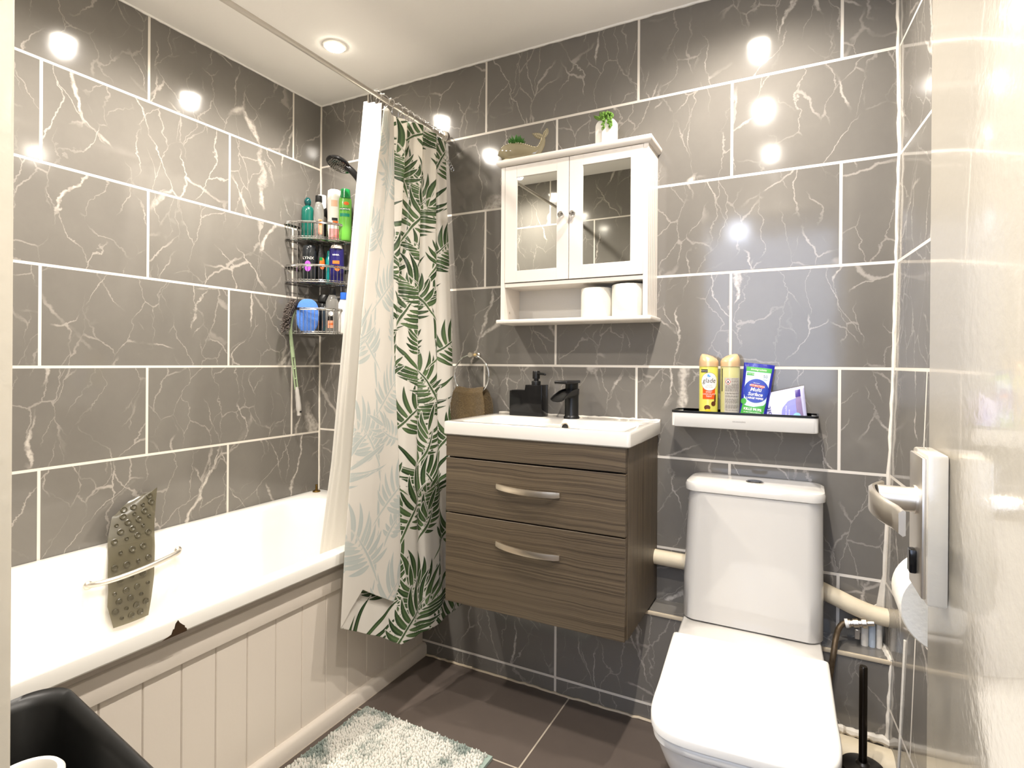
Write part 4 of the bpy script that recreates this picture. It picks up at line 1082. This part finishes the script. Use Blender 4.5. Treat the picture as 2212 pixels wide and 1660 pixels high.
bottle('shower_gel', 'black bottle with an orange and green print behind the black gel on the middle tier', 'bottle', G2, .088, -.080, z2, [(.018, 0), (.020, .004), (.020, .13), (.013, .150), (.011, .165)], 1.0, .8, rzc+PI/2, m_blk, None, None,
       [('label_panel', disc(.006, .085, .012, e=2.2), m_org, .0008), ('label_panel', rect(-.005, .007, .098, .112), m_gcap, .0012)])
bottle('shower_gel', 'turquoise gel bottle beside the navy bottle on the middle caddy tier', 'bottle', G2, .109, -.047, z2-.003, [(.018, 0), (.020, .004), (.020, .11), (.013, .130), (.011, .15)], 1.0, .8, rzc+PI/2, m_tl2, None, None)
bottle('shower_gel', 'navy blue shower bottle with a grey flip cap on the middle caddy tier', 'bottle', G2, .158, -.055, z2, [(.025, 0), (.028, .004), (.029, .08), (.0275, .150)], 1.1, .68, rzc+PI/2, m_nav, [(.0255, .150), (.0245, .160), (.021, .165), (.0, .166)], m_gry,
       [('label_panel', rect(-.016, .010, .082, .096), m_org, .0008), ('label_disc', disc(.002, .062, .010, e=1.2), m_org, .0008)], [('NIVEA', .009, -.004, .121, lw)])
z3 = 1.2675
bottle('body_wash', 'dark bottle with a black hook cap behind the blue sponge on the bottom caddy tier', 'bottle', G3, .090, -.062, z3, [(.022, 0), (.024, .004), (.024, .12), (.018, .135)], 1.1, .8, rzc+PI/2, m_dkb, [(.016, .134), (.026, .14), (.027, .155), (.018, .172), (.0, .174)], m_blk,
       [('label_panel', rect(-.006, .018, .012, .11), pl_('slate_label', (52, 66, 78), .4), .0008), ('label_panel', rect(.006, .018, .045, .075), m_gry, .0012), ('label_panel', rect(.002, .018, .014, .032), m_teal, .0012)])
bottle('body_wash', 'clear bottle with a black cap and salmon label on the bottom caddy tier', 'bottle', G3, .143, -.064, z3, [(.027, 0), (.030, .005), (.030, .115), (.028, .140), (.018, .162), (.014, .168), (.014, .172)], 1.0, .85, rzc+PI/2, m_clr, [(.0135, .17), (.0145, .172), (.0125, .198), (.0, .199)], m_blk,
       [('label_panel', rect(-.020, .006, .022, .055), m_peach, .0008), ('label_panel', rect(-.019, .002, .055, .073), m_blk, .0009), ('label_panel', rect(-.016, .004, .036, .043), m_org, .0012), ('label_disc', disc(-.006, .085, .010, e=1.0), m_wht, .0009)])
bottle('body_wash', 'white bottle with a bright blue cap at the curtain end of the bottom tier', 'bottle', G3, .188, -.040, z3, [(.022, 0), (.024, .004), (.024, .13), (.016, .150)], 1.0, .8, rzc+PI/2, m_wht, [(.016, .149), (.017, .153), (.016, .18), (.0, .181)], m_blu)
# sponge
t = None
mb = MB(); sc_ = Vector((.086, -.150, z3+.0725)); nn = Vector((.74, -.67, 0)).normalized(); sd = Vector((.67, .74, 0)).normalized()
ring = []
def spg(k, d): return [sc_+sd*(.0465*k*math.copysign(abs(math.cos(a))**.75, math.cos(a)))+Vector((0, 0, .0725*k*math.copysign(abs(math.sin(a))**.8, math.sin(a))))+nn*d for a in [2*PI*i/40 for i in range(40)]]
mb.loft([spg(.9, -.0165), spg(.98, -.013), spg(1, -.008), spg(1, .008), spg(.98, .013), spg(.9, .0165)])
m_sp = mat('blue_sponge', (88, 136, 222), .95, noise=.25, nscale=300, bump=.002, bscale=420)
tag(mb.build('sponge', m_sp, None, at=tuple(sc_)), 'oval blue bath sponge standing in the bottom tier of the wire caddy', 'sponge')
# scrubbing brush hung on the caddy
t = thing('scrub_brush', (.04, -.20, 1.3), 'sage green long-handled scrubbing brush with grey bristles hanging from the caddy', 'brush')
m_sg = mat('sage_plastic', (160, 178, 142), .4); m_bri = mat('grey_bristle', (112, 102, 96), .8, noise=.4, nscale=200)
hd = [(.030, -.152, .962), (.032, -.160, 1.02), (.034, -.172, 1.09), (.036, -.184, 1.16), (.039, -.196, 1.235), (.043, -.204, 1.285), (.048, -.200, 1.33), (.050, -.184, 1.362), (.049, -.165, 1.380)]
mb = MB(); mb.tube(hd[3:], lambda t: .0075-.001*t, 10, sub=5)
# slotted shank: two thin rails with bridges
P0, P1 = Vector(hd[1]), Vector(hd[4]); sdv = Vector((.2, .95, .0)).normalized()
mb.tube([P0+sdv*.006, P1+sdv*.005], .0034, 8); mb.tube([P0-sdv*.006, P1-sdv*.005], .0034, 8)
for k in (0, .22, .42, .62, .82, 1): mb.tube([P0.lerp(P1, k)-sdv*.007, P0.lerp(P1, k)+sdv*.007], .0034, 8)
mb.build('brush_handle', m_sg, t)
mb = MB(); mb.tube([(.027, -.141, .905), (.028, -.143, .93), (.030, -.150, .975), (.032, -.158, 1.018), (.032, -.160, 1.03)], lambda t: [.009, .0115, .0105, .009, .0075, .0075][min(5, int(t*5))], 14, sub=4)
mb.build('grip', mat('grey_grip', (196, 192, 186), .5), t)
mb = MB(); mb.tube([(.035, -.142, .921), (.041, -.144, .921)], .004, 10); mb.build('hang_hole', M_dark, t)
mb = MB(); rnd = random.Random(11)
hp = [Vector(h) for h in hd[5:]]
for i in range(460):
    k = rnd.random()*2.98; a = hp[int(k)].lerp(hp[int(k)+1], k-int(k))
    dr = Vector((.30+rnd.uniform(-.45, .35), -.85+rnd.uniform(-.15, .15), -.30+k*.30+rnd.uniform(-.22, .22))).normalized()
    q = a+dr*rnd.uniform(.040, .052); q.x = max(q.x, .006)
    mb.tube([a, a.lerp(q, .55)+Vector((0, 0, .002)), q], .0015, 4)
o = mb.build('bristles', m_bri, t); o['kind'] = 'stuff'

# ------------------------------------------------------------------ hand shower
t = thing('hand_shower', (.30, -.02, 1.9), 'black round hand shower head above the caddy, half hidden by the curtain', 'shower head')
hc = Vector((.262, -.148, 1.972)); ax = Vector((-.10, -.37, -.88)).normalized()
e1 = ax.cross(Vector((0, 0, 1))).normalized(); e2 = ax.cross(e1)
mx = Matrix((e1, e2, ax)).transposed().to_4x4(); mx.translation = hc
mb = MB(); mb.lathe([(.0, -.022), (.022, -.020), (.044, -.010), (.0535, .0), (.0535, .006), (.048, .008)], (0,0,0), 40, cap0=False)
for v in mb.bm.verts: v.co = mx @ v.co
mb.build('shower_head', M_blackg, t)
mb = MB(); k = 0
for i in range(90):
    r = .0045*math.sqrt(i+.6); a = i*2.39996
    if r > .044: break
    p = mx @ Vector((r*math.cos(a), r*math.sin(a), .008)); d = ax
    t1 = Vector((math.cos(a), math.sin(a), 0))
    q0 = mx @ Vector((r*math.cos(a)-.0026*math.sin(a*1.0), r*math.sin(a)+.0026*math.cos(a), .0088)); q1 = mx @ Vector((r*math.cos(a)+.0026*math.sin(a), r*math.sin(a)-.0026*math.cos(a), .0088))
    mb.tube([q0, q1], .0010, 5)
o = mb.build('nozzles', mat('nozzle_grey', (190, 184, 172), .4), t); o['kind'] = 'stuff'
mb = MB(); mb.tube([hc+Vector((.030, .012, -.012)), hc+Vector((.062, .028, -.045)), hc+Vector((.085, .05, -.10)), hc+Vector((.098, .075, -.19))], lambda t: .0150-.003*t, 14, sub=5)
mb.build('shower_handle', M_blackg, t)
MB().tube([hc+Vector((.082, .048, -.09)), (.345, -.06, 1.872), (.345, -.001, 1.872)], .013, 12).build('wall_bracket', M_blackg, t)
MB().tube([hc+Vector((.098, .075, -.185)), (.375, -.07, 1.62), (.40, -.10, 1.2), (.41, -.08, .95), (.39, -.05, .80), (.37, -.04, .72), (.37, -.04, .56)], .0065, 8, sub=6).build('shower_hose', M_blackp, t)

# ------------------------------------------------------------------ curtain rail, rings
RX, RZ = .690, 2.062
t = thing('curtain_rail', (RX, -.84, RZ), 'thin straight metal shower curtain rail under the ceiling', 'curtain rail')
MB().tube([(RX, -.001, RZ), (RX, YF+.001, RZ)], .0078, 14).build('rail_tube', M_satin, t)
MB().lathe([(.024, -.0005), (.024, -.006), (.013, -.012)], (RX, 0, RZ), 20, axis='Y').build('wall_flange', M_satin, t)
MB().lathe([(.024, YF+.0005), (.024, YF+.006), (.013, YF+.012)], (RX, 0, RZ), 20, axis='Y').build('wall_flange', M_satin, t)
ring0 = None
rys = [-.405, -.372, -.332, -.292, -.258, -.225, -.188, -.150, -.112, -.070, -.036]
for i, y in enumerate(rys):
    if ring0 is None:
        mb = MB(); c = Vector((RX, y, RZ-.012)); mb.tube([c+Vector((.0235*math.cos(a), .004*math.sin(a*2), .0265*math.sin(a))) for a in [2*PI*k/28 for k in range(28)]], .0014, 6, closed=True)
        for k in range(3): mb.sphere((RX-.006+.006*k, y, RZ+.0155), .003, u=8, v=6)
        ring0 = tag(mb.build('curtain_ring', M_chrome, None, at=(RX, y, RZ)), 'one of the wire hooks carrying the shower curtain on the rail', 'curtain ring', 'curtain rings on the rail')
    else:
        o = ring0.copy(); COL.objects.link(o); o.location = (RX, y, RZ); o.rotation_euler = (0, 0, random.uniform(-.5, .5))
t = thing('spare_hooks', (.70, -.015, 1.97), 'bunch of thin wire hooks dangling at the wall end of the rail', 'hook')
mb = MB()
mb.tube([(.705, -.012, 2.01), (.712, -.012, 1.98), (.716, -.012, 1.965)], .0012, 6, sub=3)
for k in range(5):
    c = Vector((.716+.006*k, -.012, 1.962-.011*k))
    mb.tube([c+Vector((.0065*math.cos(a), 0, .009*math.sin(a))) for a in [2*PI*q/14 for q in range(14)]], .0012, 6, closed=True)
mb.build('hook_chain', M_chrome, t)

# ------------------------------------------------------------------ white liner hanging into the bath
m_lin, nt, b = newmat('white_liner')
b.inputs['Base Color'].default_value = (*lin((250, 248, 244)), 1); b.inputs['Roughness'].default_value = .5
tl = nd(nt, 'ShaderNodeBsdfTranslucent', {'Color': (*lin((250, 248, 244)), 1)})
mx_ = nd(nt, 'ShaderNodeMixShader', {0: .62, 1: b.outputs[0], 2: tl.outputs[0]})
nt.links.new(mx_.outputs[0], nt.nodes['Material Output'].inputs[0])
def interp(K, t):
    for a, bq in zip(K, K[1:]):
        if t <= bq[0]:
            k = (t-a[0])/(bq[0]-a[0]); return [p+(q-p)*k for p, q in zip(a[1:], bq[1:])]
    return list(K[-1][1:])
LK = [(0, .684, -.461, 2.015), (.30, .668, -.495, 1.575), (.55, .653, -.524, 1.176), (.78, .634, -.546, .813), (.93, .612, -.565, .565), (1.0, .600, -.568, .47)]
LE = [(0, .690, -.385, 2.040), (.30, .690, -.400, 1.60), (.55, .685, -.40, 1.18), (.78, .668, -.40, .82), (.93, .640, -.40, .57), (1.0, .615, -.40, .47)]
def liner(u, v):
    a = Vector(interp(LK, v)); bq = Vector(interp(LE, v)); p = a.lerp(bq, u)
    p.x += (.009*math.sin(u*PI*4.2+.5)+.005*math.sin(u*PI*9+v*2))*(1-.4*v)*(1 if u > .03 else .5)
    return p
mb = MB().grid(70, 90, liner)
o = mb.build('shower_liner', m_lin, None, at=(.68, -.43, 2.03), ang=180)
sm = o.modifiers.new('thick', 'SOLIDIFY'); sm.thickness = .0008
tag(o, 'plain white inner shower curtain tucked inside the bath', 'shower curtain')

# ------------------------------------------------------------------ printed curtain: front sheet, folded-back flap
NT = 720
FK = [(0, .690, -.363, 2.039), (.15, .700, -.410, 1.785), (.43, .728, -.505, 1.307), (.86, .765, -.614, .580), (1, .776, -.641, .340)]
EK = [(0, .712, -.342, 2.000), (.24, .729, -.356, 1.631), (.45, .750, -.374, 1.274), (.73, .780, -.384, .800), (1, .806, -.402, .350)]
RK = [(0, .697, -.012, 2.055), (.17, .712, -.018, 1.764), (.44, .742, -.026, 1.296), (.75, .795, -.062, .752), (1, .870, -.116, .235)]
def KZ(K, z):      # point of a guide line at height z
    for a, bq in zip(K, K[1:]):
        if z >= bq[3]:
            k = (z-a[3])/(bq[3]-a[3]); return a[1]+(bq[1]-a[1])*k, a[2]+(bq[2]-a[2])*k
    a, bq = K[-2], K[-1]; k = (z-a[3])/(bq[3]-a[3]); return a[1]+(bq[1]-a[1])*k, a[2]+(bq[2]-a[2])*k
NS = 310; NF = 96
def hem_front(wd):   # lower hem height along the front sheet, wd 0 at the wall end, 1 at the fold
    return float(np.interp(wd, [0, .25, .55, .72, 1.0], [.235, .212, .205, .262, .342]))
def top_front(wd): return float(np.interp(wd, [0, .08, .3, .5, .75, 1.0], [2.030, 2.042, 2.036, 2.040, 2.030, 2.040]))
def front_pt(wd, z):
    rx_, ry_ = KZ(RK, z); fx_, fy_ = KZ(FK, z)
    x = rx_+(fx_-rx_)*wd; y = ry_+(fy_-ry_)*wd
    tz = (2.04-z)/1.8
    ph = 2*PI*(wd*4.3+.06*math.sin(3*tz))+.4
    amp = (.021-.017*min(1, tz))*min(1, (1-wd)/.30)*min(1, .35+wd*5)
    s_ = math.sin(ph)+.35*math.sin(2*ph+1.2*tz+.6)
    x += amp*s_ + .004*math.sin(wd*9+tz*5)*tz*min(1, (1-wd)/.3)
    y += amp*.55*math.cos(ph)
    if wd > .62: x -= .014*math.sin((wd-.62)/.38*PI)
    if z < .62: x = max(x, .748)
    return x, min(y, -.006), z
def flap_pt(wd, z):   # 0 at the fold, 1 at the free edge
    fx_, fy_ = KZ(FK, z); ex2_, ey2_ = KZ(EK, z)
    tz = (2.04-z)/1.8
    x = fx_+(ex2_-fx_)*wd**.7+.005*math.sin(wd*PI)+.004*math.sin(wd*7+tz*9)*wd
    y = fy_+(ey2_-fy_)*wd
    return x, y, z
P = np.zeros((NS+NF, NT, 3)); S = np.zeros((NS+NF, NT)); Tz = np.zeros((NS+NF, NT))
for i in range(NS):
    wd = i/(NS-1); zt, zb = top_front(wd), hem_front(wd)
    for j in range(NT):
        z = zt+(zb-zt)*j/(NT-1); P[i, j] = front_pt(wd, z); Tz[i, j] = z
    S[i, :] = wd*.40
for i in range(NF):
    wd = (i+1)/NF; zt = 2.04-.035*wd; zb = .342+.085*wd**.5 - .045*wd - .03*max(0, (wd-.7)/.3)*0
    zb = float(np.interp(wd, [0, .12, .3, .55, .85, 1.0], [.342, .385, .432, .395, .352, .405]))
    for j in range(NT):
        z = zt+(zb-zt)*j/(NT-1); P[NS+i, j] = flap_pt(wd, z); Tz[NS+i, j] = z
    S[NS+i, :] = .40+wd*.19
# palm-leaf print as a signed distance field on the cloth
field = np.full(S.shape, -1.0); tone = np.zeros(S.shape)
def leaflet(b, e, wmax, bend, tn):
    b = np.array(b); e = np.array(e); d = e-b; L = math.hypot(*d)
    if L < 1e-4: return
    lo = np.minimum(b, e)-wmax*2-abs(bend); hi = np.maximum(b, e)+wmax*2+abs(bend)
    ii = np.where((S[:, 0] >= lo[0]) & (S[:, 0] <= hi[0]))[0]
    if len(ii) == 0: return
    sl = slice(ii[0], ii[-1]+1)
    s_, z_ = S[sl], Tz[sl]
    p = ((s_-b[0])*d[0]+(z_-b[1])*d[1])/(L*L); q = ((s_-b[0])*-d[1]+(z_-b[1])*d[0])/L
    pc = np.clip(p, 0, 1); c = q-bend*4*pc*(1-pc); wdt = wmax*np.sin(PI*np.clip(pc, .001, 1)**.72)**.85
    ex = np.maximum(np.maximum(-p, p-1), 0)*L
    sd = np.where(ex > 0, -np.hypot(c, ex), wdt-np.abs(c))
    fs, ts = field[sl], tone[sl]
    up_ = sd > fs
    # overlaps: later leaves lie on top with a pale rim
    on = sd > 0
    gap = (sd <= 0) & (sd > -.006)
    fs[on] = np.minimum(sd[on], .01); both = gap & (fs > -.003); fs[both] = np.minimum(fs[both], np.maximum(sd[both], -sd[both]-.0020)); oth = ~on & ~both & up_; fs[oth] = sd[oth]
    rel = np.abs(c[on])/(wdt[on]+1e-6)
    ts[on] = tn*.8*(1-.55*pc[on])+.26*(1-pc[on])**1.5+.30*np.exp(-(rel*4.5)**2)+.13*(c[on] > 0)-.10
    field[sl], tone[sl] = fs, ts
def frond(x, z, ang, L, n, lw_, rnd, side=1.0, bendr=.3):
    for i in range(n, -1, -1):
        k = (i+.6)/(n+.6); a = ang+bendr*side*(k-.5)
        bp = (x+math.sin(a)*L*k*.62, z+math.cos(a)*L*k*.62)
        for sg in ((1, -1) if i < n else (0,)):
            la = a+sg*(math.radians(80)-math.radians(62)*k)+rnd.uniform(-.09, .09)
            ll = L*(.30+.38*k)*rnd.uniform(.88, 1.1)*(1.0 if sg == 0 else 1)
            leaflet(bp, (bp[0]+math.sin(la)*ll, bp[1]+math.cos(la)*ll), lw_*rnd.uniform(.8, 1.15), -sg*ll*.09, rnd.uniform(.15, .55))
    leaflet((x-math.sin(ang)*L*.3, z-math.cos(ang)*L*.3), (x+math.sin(ang)*L*.7, z+math.cos(ang)*L*.7), .0035, .01*side, .35)
rnd = random.Random(21)
# winding stems
for cx in (.085, .245, .49):
    z = .15
    while z < 2.05:
        leaflet((cx+.022*math.sin(z*5+cx*9), z), (cx+.022*math.sin((z+.16)*5+cx*9), z+.16), .0045, .006, .25); z += .15
fr = []
for cx, ph in ((.085, 0.0), (.245, .085), (.49, .03)):
    z = .12+ph; k = 0
    while z < 2.02:
        sgn = 1 if k % 2 else -1
        fr.append((cx+sgn*.022+.02*math.sin(z*5+cx*9), z, sgn*rnd.uniform(.35, .9), rnd.uniform(.205, .25), sgn)); z += rnd.uniform(.155, .19); k += 1
for cx in (.165, .56):
    z = .22+rnd.uniform(0, .08)
    while z < 2.0:
        fr.append((cx+rnd.uniform(-.03, .03), z, rnd.uniform(-1.2, 1.2), rnd.uniform(.11, .14), 1)); z += rnd.uniform(.25, .36)
rnd.shuffle(fr)
for x, z, a, L, sgn in fr: frond(x, z, a, L, 8 if L > .15 else 5, .0078 if L > .15 else .0066, rnd, sgn)
def print_mat(name, paper, ink1, ink2, lo_, hi_):
    m, nt, b = newmat(name)
    fa = nd(nt, 'ShaderNodeAttribute', attribute_name='leaf').outputs['Fac']; ta_ = nd(nt, 'ShaderNodeAttribute', attribute_name='tone').outputs['Fac']
    k = sstep(nt, fa, -.0006, .0009)
    ink = mixc(nt, mth(nt, 'MAXIMUM', mth(nt, 'MINIMUM', ta_, 1.0), 0.0), ink1, ink2)
    nt.links.new(mixc(nt, k, paper, ink), b.inputs['Base Color']); b.inputs['Roughness'].default_value = .38
    tl = nd(nt, 'ShaderNodeBsdfTranslucent'); nt.links.new(mixc(nt, k, paper, ink), tl.inputs['Color'])
    ms = nd(nt, 'ShaderNodeMixShader', {0: .3, 1: b.outputs[0], 2: tl.outputs[0]}); nt.links.new(ms.outputs[0], nt.nodes['Material Output'].inputs[0])
    return m
m_print = print_mat('leaf_print', lin((238, 234, 226)), lin((18, 46, 25)), lin((128, 156, 104)), 0, 1)
m_rev = print_mat('leaf_print_reverse', lin((236, 231, 222)), lin((203, 210, 206)), lin((219, 222, 215)), 0, 1)
NC = NS+NF
# outward normals by finite differences
dS = np.gradient(P, axis=0); dT = np.gradient(P, axis=1)
N = np.cross(dS, dT); N /= np.linalg.norm(N, axis=2, keepdims=True)+1e-9
if N[NS//2, NT//2, 0] < 0: N = -N
Bk = P-N*.0009
V = np.concatenate([P.reshape(-1, 3), Bk.reshape(-1, 3)])
idx = np.arange(NC*NT).reshape(NC, NT); o_ = NC*NT
q = np.stack([idx[:-1, :-1], idx[1:, :-1], idx[1:, 1:], idx[:-1, 1:]], -1).reshape(-1, 4)
F1 = q if np.dot(np.cross(dS[50, 50], dT[50, 50]), N[50, 50]) > 0 else q[:, ::-1]
F2 = F1[:, ::-1]+o_
def rim(a): return np.stack([a[:-1], a[1:], a[1:]+o_, a[:-1]+o_], -1)
F3 = np.concatenate([rim(idx[0, :]), rim(idx[-1, :][::-1]), rim(idx[:, -1]), rim(idx[:, 0][::-1])])
F = np.concatenate([F1, F2, F3])
me = bpy.data.meshes.new('shower_curtain')
me.from_pydata((V-np.array([.70, -.2, 2.04])).tolist(), [], F.tolist())
mi = np.zeros(len(F), dtype=np.int32); mi[len(F1):len(F1)+len(F2)] = 1; mi[len(F1)+len(F2):] = 1
me.materials.append(m_print); me.materials.append(m_rev)
me.polygons.foreach_set('material_index', mi); me.polygons.foreach_set('use_smooth', np.ones(len(F), dtype=bool))
for nm, arr in (('leaf', field), ('tone', tone)):
    a = me.attributes.new(nm, 'FLOAT', 'POINT'); a.data.foreach_set('value', np.concatenate([arr.ravel(), arr.ravel()]).astype(np.float32))
me.update()
o = bpy.data.objects.new('shower_curtain', me); COL.objects.link(o); o.location = (.70, -.2, 2.04)
tag(o, 'shower curtain printed with green palm leaves, its edge folded back, hanging outside the bath', 'shower curtain')

# ------------------------------------------------------------------ laundry basket and white tub by the doorway
t = thing('laundry_basket', (1.08, -1.52, 0), 'black plastic laundry basket on the floor between bath panel and doorway', 'basket')
gx0, gx1, gy0, gy1 = .800, 1.345, -1.665, -1.372
def bring(o_, z, dip=0.0, r=.05):
    out = []
    for x, y in rrect(gx0-o_, gx1+o_, gy0-o_, gy1+o_, r, 10):
        zz = z
        if dip:
            k = max(0, min(1, (x-(gx0+.03))/.20)); k = k*k*(3-2*k)
            zz = z-dip*k
        out.append((x, y, zz))
    return out
mb = MB()
mb.loft([bring(-.055, 0), bring(-.050, .006), bring(-.03, .25), bring(-.012, .40), bring(-.002, .50, .08), bring(.010, .535, .105), bring(.012, .546, .105), bring(.006, .552, .105), bring(-.004, .548, .105), bring(-.012, .535, .105), bring(-.020, .41), bring(-.038, .25), bring(-.06, .012)], True, True)
mb.build('basket_shell', M_blackp, t, ang=60, recalc=False)
tc_ = (.962, -1.478, .0135)
t = thing('white_tube', tc_, 'white round plastic tube standing upright inside the black laundry basket', 'tube')
MB().lathe([(.0, 0), (.044, 0), (.046, .004), (.048, .470), (.050, .480), (.050, .490), (.046, .495), (.040, .494), (.037, .488), (.037, .02), (.0, .02)], tc_, 40, cap0=False, cap1=False).build('tube_body', M_white, t)
